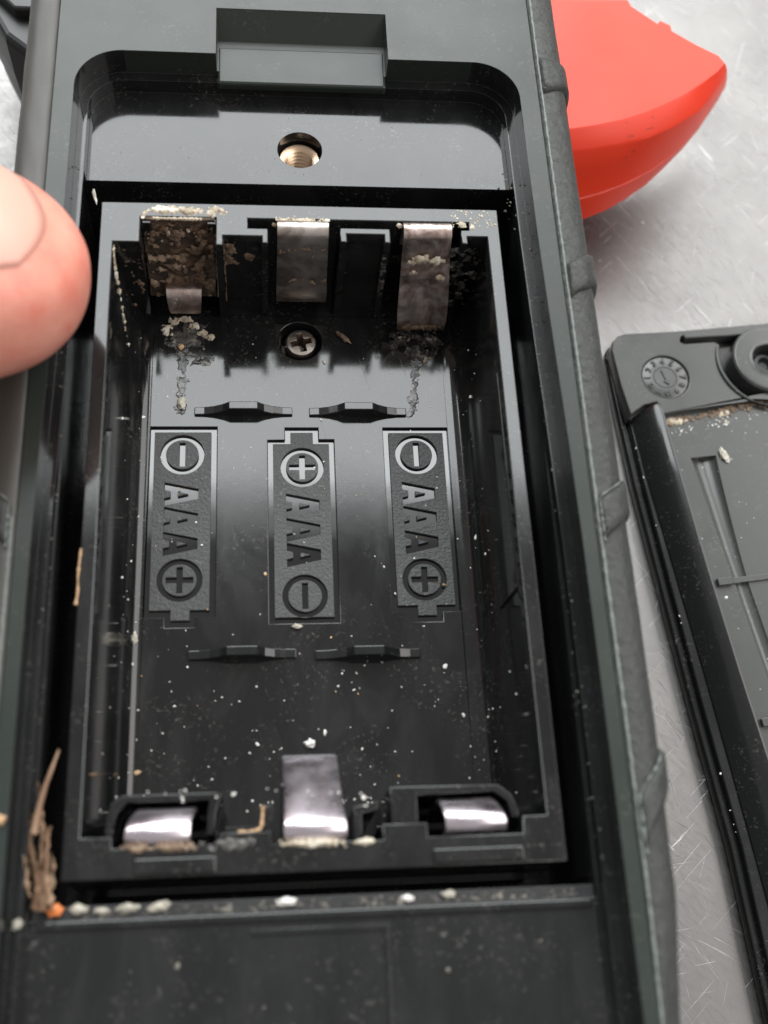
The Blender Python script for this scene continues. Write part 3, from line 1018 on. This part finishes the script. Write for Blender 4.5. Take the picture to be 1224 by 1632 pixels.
# right contact: lumps on the plate, shiny residue on the floor
plate3 = lambda u, v: (u, 25.55 - 0.41 * (abs(v) - 1.0) - 0.22, v)
sheet('corrosion_crust', con3, 'crust', plate3, Ym, 9.3, 13.5, -4.2, -1.2, 0.09, blobs((10.8, -2.1, 1.7, 0.7), (12.2, -2.3, 1.2, 0.6), (10.3, -3.4, 0.5, 0.5), (13.0, -3.9, 0.7, 0.4)), 0.22, 1.4, 61.0)
sheet('corrosion_crust', con3, 'brown', lambda u, v: (u, 22.42, v), Ym, 9.3, 14.0, -10.4, -8.8, 0.09, blobs((10.6, -9.7, 1.6, 0.6), (12.6, -9.6, 1.6, 0.6)), 0.3, 1.5, 63.0)
sheet('corrosion_residue', tray, 'residue', onfloor, Zp, 8.2, 15, 18.8, 24.6, 0.09, blobs((10.2, 23.0, 2.0, 1.6), (12.4, 22.2, 2.2, 1.9), (11.6, 20.6, 1.9, 1.6), (9.4, 21.6, 1.0, 1.4)), 0.5, 1.3, 71.0, 'shiny dark residue under the right contact')
sheet('corrosion_crust', tray, 'crust', onfloor, Zp, 9, 14, 18.8, 23, 0.09, blobs((12.2, 20.2, 0.8, 1.0), (10.2, 22.2, 0.9, 0.6)), 0.3, 1.8, 73.0)
sheet('corrosion_residue', tray, 'residue', onfloor, Zp, 9.0, 12.4, 13.4, 20.5, 0.08, trail([(11.6, 20.5), (10.8, 18.0), (10.9, 16.0), (10.3, 13.8)], 0.95), 0.03, 1.0, 77.0)
sheet('corrosion_residue', tray, 'residue', lambda u, v: (u, 25.2 + 0.3 * (14.4 - u) * 0.0, v), Ym, 13.4, 16.7, -10, -0.6, 0.11, lambda u, v: 0.02 - (u - 13.4) * 0.09, 0.3, 1.2, 79.0)
sheet('corrosion_residue', tray, 'residue', lambda u, v: (u, 25.16, v), Ym, 7.28, 7.86, -9, -1.5, 0.09, lambda u, v: 0.05, 0.25, 1.2, 83.0)
crust('corrosion_crust', tray, 'crust', scatter(60, 13.6, 17.8, 27.0, 29.0, 0.0, 0.03, 0.13, 0.5) + [(14.6, 27.35, 0.0, 0.38, 0.3), (15.5, 27.0, 0.0, 0.28, 0.3), (8.75, 27.2, -0.1, 0.25, 0.7), (-2.6, 26.95, -0.1, 0.25, 0.7)], 'white specks on the right corner of the rim', 1)
# near end
sheet('corrosion_crust', conb2, 'crust', lambda u, v: (u, v, 0.02), Zp, -3.0, 4.4, -27.9, -26.6, 0.08, blobs((-0.3, -27.15, 2.9, 0.55), (3.2, -27.2, 1.2, 0.4)), 0.3, 1.9, 91.0)
sheet('corrosion_crust', conb1, 'brown', lambda u, v: (u, v, 0.02), Zp, -14.4, -8.6, -27.8, -26.7, 0.08, blobs((-12.8, -27.1, 2.0, 0.5), (-10.4, -27.1, 2.2, 0.5)), 0.24, 1.9, 93.0)
sheet('corrosion_crust', tray, 'residue', lambda u, v: (u, v, 0.0), Zp, -9.0, -2.8, -28.2, -26.5, 0.08, blobs((-6.0, -27.0, 3.0, 0.8)), 0.2, 1.5, 95.0)
mb = MB()
mb.tube(catmull([(-4.0, -24.3, -0.8), (-4.05, -25.2, -0.8), (-4.2, -25.9, -0.75), (-4.9, -26.1, -0.75), (-5.8, -26.1, -0.8)], 6), 0.13, 7, 0.45)
mb.build('corrosion_crust', 'tan', tray, 0, 60, 'stuff')

# ------------------------------------------------------------------ the battery cover lying beside the meter
CZ = -28.0
cover = empty('battery_cover', (60, 0, TABLE_Z), 'black plastic battery cover lying inside up on the steel bench', 'battery cover')
left_edge = [(43.9, -44), (42.75, -25.4), (41.0, -10.6), (39.35, 4.9), (38.3, 15.0), (37.55, 25.0), (37.1, 31.6)]
outl = [(37.3, 32.5), (37.8, 33.1), (38.5, 33.45), (45.7, 33.95), (57.2, 35.25), (68.0, 37.0), (75.5, 38.4), (76.6, 37.2)] + [(77.0 + 0.105 * (36 - y), y) for y in (30, 10, -10, -30, -44)]
poly = left_edge + outl
base = flat('cover_skirt', [poly], -31.9, -30.3, 'cover_shaded', cover, 0.25)


def inset_left(d):
    return [(x + d, y) for x, y in left_edge]


flat('cover_skirt', [inset_left(0.85) + [(37.95 + 0.3, 32.2), (38.9, 32.9), (45.7, 33.3), (57.2, 34.6), (76, 37.4)] + [(76.2 + 0.105 * (36 - y), y) for y in (30, -44)]], -30.25, -29.5, 'cover_shaded', cover, 0.2)
# flange with slot, date wheel pocket and boss pocket
DX, DY, DR = 43.25, 27.65, 2.85
BX, BY = 56.1, 29.9
flange = [(38.35, 22.6), (37.7, 26.5), (37.25, 31.2), (37.5, 32.4), (38.3, 33.2), (39.2, 33.5), (45.7, 33.95), (57.2, 35.2), (75.5, 38.3), (76.6, 35), (77.5, 28.6), (66, 27.4), (55.4, 25.45), (42.2, 22.7), (41.7, 24.3), (40.2, 24.0)]
arc = [(BX + 5.9 * math.cos(a), BY + 5.9 * math.sin(a)) for a in [math.radians(d) for d in range(158, 381, 5)]]
slot = [(45.95, 33.25), (45.75, 32.5), (46.2, 32.2), (50.0, 32.5)] + arc + [(61.5, 34.3), (51.4, 33.35), (46.5, 32.95), (46.3, 33.35)]
fl = flat('cover_flange', [flange, circle(DX, DY, DR, 48), slot], -30.2, CZ, 'cover', cover, 0.14)
# screw boss standing in the round pocket
boss = MB().lathe(BX, BY, [(4.45, -30.1), (4.4, -27.6), (4.2, -27.4), (3.9, -27.35), (2.7, -27.5), (2.1, -27.4), (1.95, -27.5), (1.8, -29.9)], 56).build('screw_boss', 'cover', cover, 0, 35)
MB().lathe(BX, BY, [(1.5, -30.2), (1.5, -28.9), (1.3, -28.7), (0.9, -28.7), (0.6, -29.3)], 32).build('captive_screw', 'dark', cover, 0, 35)  # coloured dark to paint in the shade of the boss hole
rim = []
for k in range(17):
    a = math.radians(163 + k * 5)
    rim.append((BX + 6.15 * math.cos(a), BY + 6.15 * math.sin(a), CZ + 0.05))
MB().tube(rim, lambda u: 0.26 * math.sin(math.pi * (0.15 + 0.7 * u)) ** 0.7, 8).build('boss_rim', 'cover', fl, 0, 50)
# long side wall: sloping face in the shaded copy of the plastic, rising to the inner lip
wb = [(46.6, -44), (44.6, -25.4), (43.7, -17.4), (42.6, -8), (41.1, 3.8), (39.6, 15), (38.75, 22.5)]
wt = [(50.9, -44), (48.4, -25.4), (47.2, -17.4), (45.8, -8), (44.2, 4.1), (42.9, 15), (42.05, 22.9)]
rings = []
for (bx_, by_), (tx, ty) in zip(wb, wt):
    rings.append([(bx_, by_, -30.0), (bx_ + 0.05, by_, -29.3), (bx_ + (tx - bx_) * 0.35, by_, -28.35), (tx - 0.9, ty, -27.55), (tx - 0.25, ty, -27.4), (tx, ty, -27.45), (tx + 0.06, ty, -29.6), (tx, ty, -30.1)])
last = rings[-1]
rings.append([(p[0] - 0.05 + (0.2 if i < 3 else 0), p[1] + (1.0 if 1 < i < 6 else 0.4), p[2] - (0.35 if 2 <= i <= 5 else 0.1)) for i, p in enumerate(last)])
MB().loft(rings).build('side_wall', 'cover_shaded', cover, 0, 40)
# inner floor with a finger groove
fpoly = [(50.8, -44), (48.3, -25.4), (47.15, -17.4), (45.75, -8), (44.15, 4.1), (42.85, 15), (42.1, 22.65), (55.3, 25.4), (66, 27.35), (77.3, 28.5), (80, 4), (85, -44)]
fo = MB().prism(fpoly, -30.15, -28.75).build('cover_panel', 'cover', cover)
gp = catmull([(46.45, 17.6, 0), (47.0, 12.5, 0), (47.95, 4.4, 0), (49.4, -5, 0), (51.6, -18, 0), (54.5, -34, 0)], 5)
grings = []
for i, q in enumerate(gp):
    d = (gp[min(i + 1, len(gp) - 1)] - gp[max(i - 1, 0)]).normalized()
    a = Vector((-d.y, d.x, 0))
    r = 1.6 - 0.75 * min(1, i / 11)
    grings.append([q + a * r * math.cos(t_) + Vector((0, 0, -28.55 + 0.62 * r * math.sin(t_))) for t_ in [2 * math.pi * k / 20 for k in range(20)]])
cut(fo, [MB().loft(grings)])
finish(fo, cover, 0.05, 35)
for (xa, ya, xb, yb) in [(45.4, 2.2, 52.5, 3.0), (47.5, -13.3, 54, -12.4)]:
    d = Vector((xb - xa, yb - ya, 0)).normalized()
    a = Vector((-d.y, d.x, 0)) * 0.42
    p0, p1 = Vector((xa, ya, 0)), Vector((xb, yb, 0))
    mb = MB()
    mb.prism([(p0 - a)[:2], (p0 + d * 1.7 - a)[:2], (p0 + d * 1.7 + a)[:2], (p0 + a)[:2]], -29.2, -28.2)
    mb.build('stop_rib', 'cover', cover, 0.08)
    mb = MB()
    mb.prism([(p0 + d * 1.75 - a * 0.8)[:2], (p1 - a * 0.8)[:2], (p1 + a * 0.8)[:2], (p0 + d * 1.75 + a * 0.8)[:2]], -29.2, -28.45)
    mb.build('stop_rib', 'cover', cover, 0.08)

# date wheel with raised digits and arrow
wheel = MB().lathe(DX, DY, [(DR - 0.1, -30.0), (DR - 0.1, -28.22), (DR - 0.22, -28.16), (1.42, -28.16), (1.38, -28.22), (1.32, -28.16), (0.05, -28.16)], 48).build('date_wheel', 'dial', cover, 0, 30)
tag(wheel, 'round moulded date dial with digits 1 to 12 and an arrow')


def glyph(txt, x, y, ang, size, z, mt, parent):
    cu = bpy.data.curves.new('digit', 'FONT')
    cu.body = txt
    cu.size = size
    cu.align_x = 'CENTER'
    cu.align_y = 'CENTER'
    cu.extrude = 0.05
    cu.bevel_depth = 0.03
    cu.offset = 0.012
    tmp = bpy.data.objects.new('digit', cu)
    C.objects.link(tmp)
    bpy.context.view_layer.update()
    me = bpy.data.meshes.new_from_object(tmp.evaluated_get(bpy.context.evaluated_depsgraph_get()))
    bpy.data.objects.remove(tmp)
    bpy.data.curves.remove(cu)
    R = Matrix.Rotation(ang, 3, 'Z')
    o0 = origin(parent)
    for v in me.vertices:
        v.co = (R @ v.co + Vector((x, y, z)) - o0) * S
    me.materials.clear()
    o = bpy.data.objects.new('digit', me)
    C.objects.link(o)
    o.data.materials.append(M[mt])
    finish(o, parent, 0, 30, o0=o0)
    return o


for k in range(1, 13):
    a = math.radians(92 - (k - 4) * 30)
    glyph(str(k), DX + 2.12 * math.cos(a), DY + 2.12 * math.sin(a), a - math.pi / 2, 1.0 if k < 10 else 0.78, -28.10, 'cover', wheel)
a = math.radians(-72)
ca, sa = math.cos(a), math.sin(a)
arrow = [(-1.0, -0.13), (0.45, -0.13), (0.45, -0.42), (1.05, 0), (0.45, 0.42), (0.45, 0.13), (-1.0, 0.13)]
flat('arrow', [[(DX + x * ca - y * sa, DY + x * sa + y * ca) for x, y in arrow]], -28.3, -28.02, 'cover', wheel, 0.03)

# dirt packed along the step of the cover
sp = []
for _ in range(120):
    u = U(0, 1)
    sp.append((42.5 + 13.2 * u, 22.3 + 2.78 * u - abs(random.gauss(0, 0.5)), -28.75, U(0.06, 0.34), 0.6))
dirt = crust('packed_dirt', cover, 'brown', sp, 'brown dirt packed along the step of the cover', 1)
crust('packed_dirt', cover, 'crust', [(43.6, 22.2, -28.72, 0.5, 0.3), (44.4, 22.2, -28.72, 0.42, 0.3), (45.1, 22.3, -28.72, 0.3, 0.3), (49.5, 23.1, -28.72, 0.36, 0.4), (50.2, 23.3, -28.72, 0.3, 0.4), (53.1, 23.9, -28.72, 0.28, 0.4), (49.9, 22.1, -28.72, 0.22, 0.3)], None)


# ------------------------------------------------------------------ grit (uncountable specks)
def chips(name, pts, mt, parent=None, label=None, cat=None):
    mb = MB()
    for (x, y, z, r) in pts:
        mb.blob((x, y, z + r * 0.3), (r * U(0.6, 1.5), r * U(0.6, 1.5), r * U(0.4, 0.8)), U(0, 90), 1, 0.6, 2.0)
    o = mb.build(name, mt, parent, 0, None, 'stuff')
    return tag(o, label, cat)


def speck_r():
    return min(0.24, 0.045 + random.expovariate(1 / 0.035))


pts = []
for _ in range(150):
    y = -25 + 16 * (U(0, 1) ** 1.5)
    x = U(-15.8, 16.3)
    pts.append((x, y, floor_z(x), speck_r()))
for _ in range(80):
    y, x = U(-10, 22), U(-16.5, 16.6)
    pts.append((x, y, floor_z(x), speck_r() * 0.8))
for _ in range(60):
    x, y = random.choice((U(-16.5, -14.8), U(14.9, 16.6))), U(-25, 20)
    pts.append((x, y, floor_z(x), speck_r() * 0.8))
for _ in range(34):
    y, x = -23 + random.gauss(0, 1.0), U(-14, 6)
    pts.append((x, y, floor_z(x) if y > -23 else -0.5, speck_r()))
chips('pale_grit', pts, 'grit', None, 'fine pale grit sprinkled over the tray floor', 'grit')
pts = []
for _ in range(16):
    x, y = U(-15, 15), U(-24, 10)
    pts.append((x, y, floor_z(x), speck_r()))
chips('tan_grit', pts, 'tan', None, 'few orange-tan specks among the pale grit', 'grit')
pts = [(U(-19, 19), U(-40, -32.5), -0.7, U(0.02, 0.07)) for _ in range(30)] + [(8.8, -36.0, -0.7, 0.2), (-9.9, -34.9, -0.7, 0.16), (-7.8, -36.6, -0.7, 0.12), (-4.0, -37.8, -0.7, 0.13), (15.6, -34.4, -0.7, 0.13)]
pts += [(U(19.9, 20.5) * 1.0, U(-30, 33), 0.8, U(0.03, 0.10)) for _ in range(60)]
pts += [(U(18.6, 20.0), U(26, 33), 0.3, U(0.05, 0.18)) for _ in range(22)]
pts += [(-U(19.9, 20.6), U(-36, 33), 0.8, U(0.03, 0.10)) for _ in range(60)]
pts += [(U(-17, 18.5), U(-31.6, -30.95), -0.95, 0.03 + random.expovariate(1 / 0.04)) for _ in range(240)]
pts += [(U(-18, 18), U(33, 42), -0.7, U(0.02, 0.05)) for _ in range(30)]
chips('pale_dust', pts, 'dust', None, 'dull dust crumbs along the gaps around the tray', 'grit')
pts = [(U(42.5, 58), U(-12, 21.5), -28.75, speck_r() * 0.8) for _ in range(60)] + [(42.6 + 13 * u, 20.8 + 2.8 * u + U(-0.8, 0.3), -28.75, speck_r()) for u in [U(0, 1) for _ in range(46)]]
pts += [(x + 1.0, y, -29.5, speck_r()) for x, y in [(39.3 + 0.1 * (5 - y), y) for y in [U(-25, 20) for _ in range(10)]]]
chips('pale_grit', pts, 'grit', None, 'pale specks scattered on the loose battery cover', 'grit')
chips('bench_grit', [(U(25, 60), U(30, 62), TABLE_Z, U(0.05, 0.14)) for _ in range(24)], 'grit', None, 'tiny specks on the steel bench', 'grit')


# larger crumbs, one by one
def crumb(name, c, r, mt, label, cat='crumb', group=None, seed=1.0, rz=0.0):
    mb = MB().blob(c, r, seed, 3, 0.4, 1.7, Matrix.Rotation(rz, 3, 'Z'))
    base_ = Vector((c[0], c[1], c[2] - r[2]))
    o = mb.build(name, mt, None, 0, 70, None, shift=base_)
    o.location = base_ * S
    return tag(o, label, cat, group)


crumb('orange_grain', (-18.35, -30.9, -0.6), (0.55, 0.42, 0.36), 'orange', 'orange grain in the lower left corner of the gap', 'grain', None, 3.3)
crumb('pale_crumb', (-16.8, -30.9, -0.75), (0.6, 0.34, 0.22), 'crumb', 'tan crumb in the gap right beside the orange grain', seed=4.1)
crumb('pale_crumb', (-15.2, -31.05, -0.8), (0.5, 0.2, 0.16), 'crumb', 'small white flake between the tan crumb and the two long white crumbs', seed=5.9)
crumb('pale_crumb', (-13.4, -30.95, -0.77), (0.72, 0.26, 0.2), 'crumb', 'long white crumb in the lower gap under the left contact', seed=8.2, rz=0.1)
crumb('pale_crumb', (-11.3, -30.95, -0.77), (0.72, 0.27, 0.2), 'crumb', 'cream crumb at the right end of the crumb row in the lower gap', seed=2.4, rz=0.15)
crumb('pale_crumb', (-2.4, -31.0, -0.78), (0.72, 0.25, 0.2), 'grit', 'oval white crumb in the lower gap under the middle contact', seed=6.6)
crumb('pale_crumb', (6.2, -31.1, -0.8), (0.42, 0.22, 0.17), 'grit', 'glassy white crumb in the lower gap, under the gap between contacts', seed=7.7)
crumb('pale_crumb', (9.2, -30.95, -0.8), (0.45, 0.25, 0.18), 'crumb', 'cream crumb in the lower gap under the right contact', seed=9.4)
crumb('pale_crumb', (-20.5, -31.8, 0.95), (0.36, 0.3, 0.17), 'crumb', 'pale crumb on the lip of the case below the orange grain', seed=1.2, rz=0.7)
crumb('tan_crumb', (-21.6, -25.3, 3.75), (0.32, 0.34, 0.26), 'tan', 'tan crumb on the case top left of the dry leaf', seed=2.9)
crumb('pale_crumb', (-14.9, -8.2, -11.2), (0.28, 0.5, 0.25), 'crumb', 'cream crumb on the left slope of the tray below the left marking', seed=5.1)
crumb('pale_crumb', (-11.4, 14.9, -11.5), (0.42, 0.62, 0.25), 'crumb', 'white chip on the tray floor above the left marking', seed=3.8)
crumb('tan_crumb', (-11.6, 21.1, -11.5), (0.28, 0.3, 0.22), 'tan', 'tan speck on the floor below the corroded contact', seed=6.1)
crumb('pale_crumb', (-0.95, -7.25, -11.55), (0.42, 0.22, 0.2), 'crumb', 'white crumb at the lower edge of the middle marking', seed=4.7)
crumb('pale_crumb', (-0.05, -17.6, -11.5), (0.42, 0.34, 0.26), 'grit', 'white chip on the floor above the long sprung contact', seed=8.8)
crumb('pale_crumb', (-18.7, 30.0, -0.4), (0.14, 0.75, 0.14), 'crumb', 'thin white sliver in the upper left corner of the gap', seed=2.2, rz=0.25)
crumb('pale_crumb', (48.9, 17.7, -28.6), (0.45, 0.85, 0.2), 'crumb', 'white flake on the cover beside the groove', seed=2.7, rz=0.3)
crumb('brown_splinter', (4.2, 22.3, -11.5), (0.85, 0.24, 0.2), 'brown', 'small brown splinter on the floor right of the screw', 'splinter', None, 3.9, -0.75)

grime = sheet('packed_grime', None, 'dust', lambda u, v: (u, v, -0.95), (0, 0, 1), -18.8, 19.2, -31.6, -30.5, 0.09, lambda u, v: -0.1 - abs(v + 31.35) * 0.9, 0.2, 1.3, 101.0, 'dull grime packed along the gap below the tray')
grime['category'] = 'grime'
# dry plant bits in the left gap
leaf = empty('dry_leaf', (-19.2, -27, -2), 'dry brown leaf curled in the lower left gap', 'leaf')
for q, (xo, zo, wid, y0, y1) in enumerate([(0.0, 0.0, 0.45, -31.0, -23.4), (-0.5, 0.3, 0.24, -30.6, -24.6), (0.45, 0.15, 0.26, -30.9, -25.4), (-0.85, 0.1, 0.15, -30.0, -25.0), (0.75, 0.3, 0.14, -30.6, -27.2), (-0.2, 0.55, 0.16, -30.9, -22.4), (0.2, 0.5, 0.14, -29.8, -24.0)]):
    rings = []
    for k in range(41):
        u = k / 40
        y = y0 + (y1 - y0) * u
        xc = -19.15 + xo + 0.22 * math.sin(u * 5 + q) - 0.3 * u + 0.1 * noise.noise(Vector((y * 0.9, q, 3)))
        w = wid * (0.35 + 0.65 * math.sin(math.pi * min(1, 0.2 + u * 0.8))) * (1 - 0.7 * u * u) * (1 + 0.5 * noise.noise(Vector((y * 1.7, q, 7))))
        z = -0.1 + zo + 0.5 * u + 0.25 * math.sin(u * 6 + q * 2)
        row, low_ = [], []
        for j in range(7):
            s_ = j / 6 * 2 - 1
            rag = 0.16 * noise.noise(Vector((y * 4.0, s_ * 1.5, q))) * abs(s_)
            zz = z + 0.35 * (1 - s_ * s_) + 0.3 * noise.noise(Vector((y * 1.5, s_ * 2, 4 + q))) + 0.35 * s_ * math.sin(u * 4 + q)
            row.append((xc + s_ * w + rag, y, zz))
            low_.append((xc + s_ * w + rag, y, zz - 0.1))
        rings.append(row + low_[::-1])
    MB().loft(rings).build('blade', 'leaf', leaf, 0, 85)
straw = [(-19.75, -26.0, 1.4), (-19.55, -24.6, 1.5), (-19.2, -23.0, 1.6), (-18.75, -21.4, 1.5), (-18.45, -20.2, 1.2)]
o = MB().tube(catmull(straw, 5), lambda u: 0.28 * (1 - u * 0.75), 8, 0.1).build('dry_straw', 'leaf', None, 0, 50, shift=straw[0])
o.location = Vector(straw[0]) * S
tag(o, 'thin tan straw pointing up out of the lower left gap', 'straw')
hair = [(-17.95, -4.3, 0.05), (-18.0, -5.4, 0.07), (-18.05, -6.6, 0.05), (-18.0, -7.8, 0.07), (-18.1, -8.9, 0.05)]
o = MB().tube(catmull(hair, 6), lambda u: 0.09 + 0.09 * noise.noise(Vector((u * 9, 1, 1))) + 0.1 * max(0, u - 0.85) * 6, 7, 0.3).build('dry_fibre', 'tan', None, 0, 50, shift=hair[0])
o.location = Vector(hair[0]) * S
tag(o, 'orange-tan fibre stuck along the left rim of the tray', 'fibre')

# ------------------------------------------------------------------ the thumb holding the meter
TC = Vector((-26.2, 14.8, 11.2))          # centre of the rounded tip
ax = Vector((-0.91, -0.36, 0.20)).normalized()      # from the tip back along the thumb
up = Vector((0.10, 0.36, 0.93))
up = (up - ax * up.dot(ax)).normalized()
sd = ax.cross(up)
person = empty('person', (-26, 15.3, 3.5), 'bare thumb pressing on the left edge of the meter', 'person')


def thumb_pt(s_, th, k=1.0):
    """s_: distance from the very tip, th: angle (0 = nail side)"""
    R0 = 9.4
    if s_ < R0:
        q = math.sqrt(max(0.0, 1 - ((R0 - s_) / R0) ** 2))
    else:
        q = 1.0 + 0.10 * min(1, (s_ - R0) / 14) - 0.06 * max(0, min(1, (s_ - 26) / 10)) + 0.16 * max(0, min(1, (s_ - 40) / 30))
    w = 9.9 * q * k
    c, n_ = math.cos(th), math.sin(th)
    hh = (6.4 if c > 0 else 7.6) * q * k
    pulp = 0.7 * math.exp(-((s_ - 10) / 9) ** 2) * (1 if c < 0 else 0)
    dz = -0.9 * math.exp(-(s_ / 6) ** 2)
    e = 0.92
    return TC + ax * (s_ - R0) + sd * (w * math.copysign(abs(n_) ** e, n_)) + up * ((hh + pulp) * math.copysign(abs(c) ** e, c) + dz)


svals = [0.02, 0.12, 0.35, 0.7, 1.2, 1.9, 2.8, 3.9, 5.2, 6.8, 8.6, 10.5, 13, 16, 19, 22, 25, 28, 32, 37, 43, 50, 60, 72, 85]
NR = 72
rings = []
for s_ in svals:
    ring = []
    for k in range(NR):
        th = 2 * math.pi * k / NR
        p = thumb_pt(s_, th)
        # nail fold: shallow furrow round the nail plate
        aa = math.atan2(math.sin(th), math.cos(th))
        ed = min(abs(abs(aa) - 0.92) / 0.30, 9) if s_ > 3.4 and s_ < 18 else 9
        ed2 = abs(s_ - 3.3 - 3.6 * (abs(aa) / 0.92) ** 3) / 1.4 if abs(aa) < 0.92 else 9
        fur = math.exp(-min(ed, ed2) ** 2)
        nrm = (p - (TC + ax * (s_ - 9.4))).normalized()
        p = p - nrm * 0.15 * fur + nrm * 0.05 * noise.noise(p * 0.5)
        ring.append(p)
    rings.append(ring)
skin = MB().loft(rings).build('thumb', 'skin', person, 0, 180)
sub = skin.modifiers.new('round', 'SUBSURF')
sub.levels = sub.render_levels = 2
rings = []
for i in range(17):
    u = i / 16
    row = []
    for j in range(25):
        v_ = j / 24 * 2 - 1
        s_ = 3.3 + 3.6 * abs(v_) ** 3 * (1 - u) + 13.5 * u
        th = v_ * 0.90
        lift = 0.22 * (1 - abs(v_) ** 3) * (1 - u ** 3) * min(1, 0.1 + u * 5) - 0.045
        p = thumb_pt(s_, th)
        nrm = (p - (TC + ax * (s_ - 9.4))).normalized()
        row.append(p + nrm * (lift - 0.05))
    rings.append(row)
nail = MB().loft(rings, caps=False, closed=False).build('fingernail', 'nail', person, 0, 180)
sol = nail.modifiers.new('thick', 'SOLIDIFY')
sol.thickness = 0.3 * S
sol.offset = -1
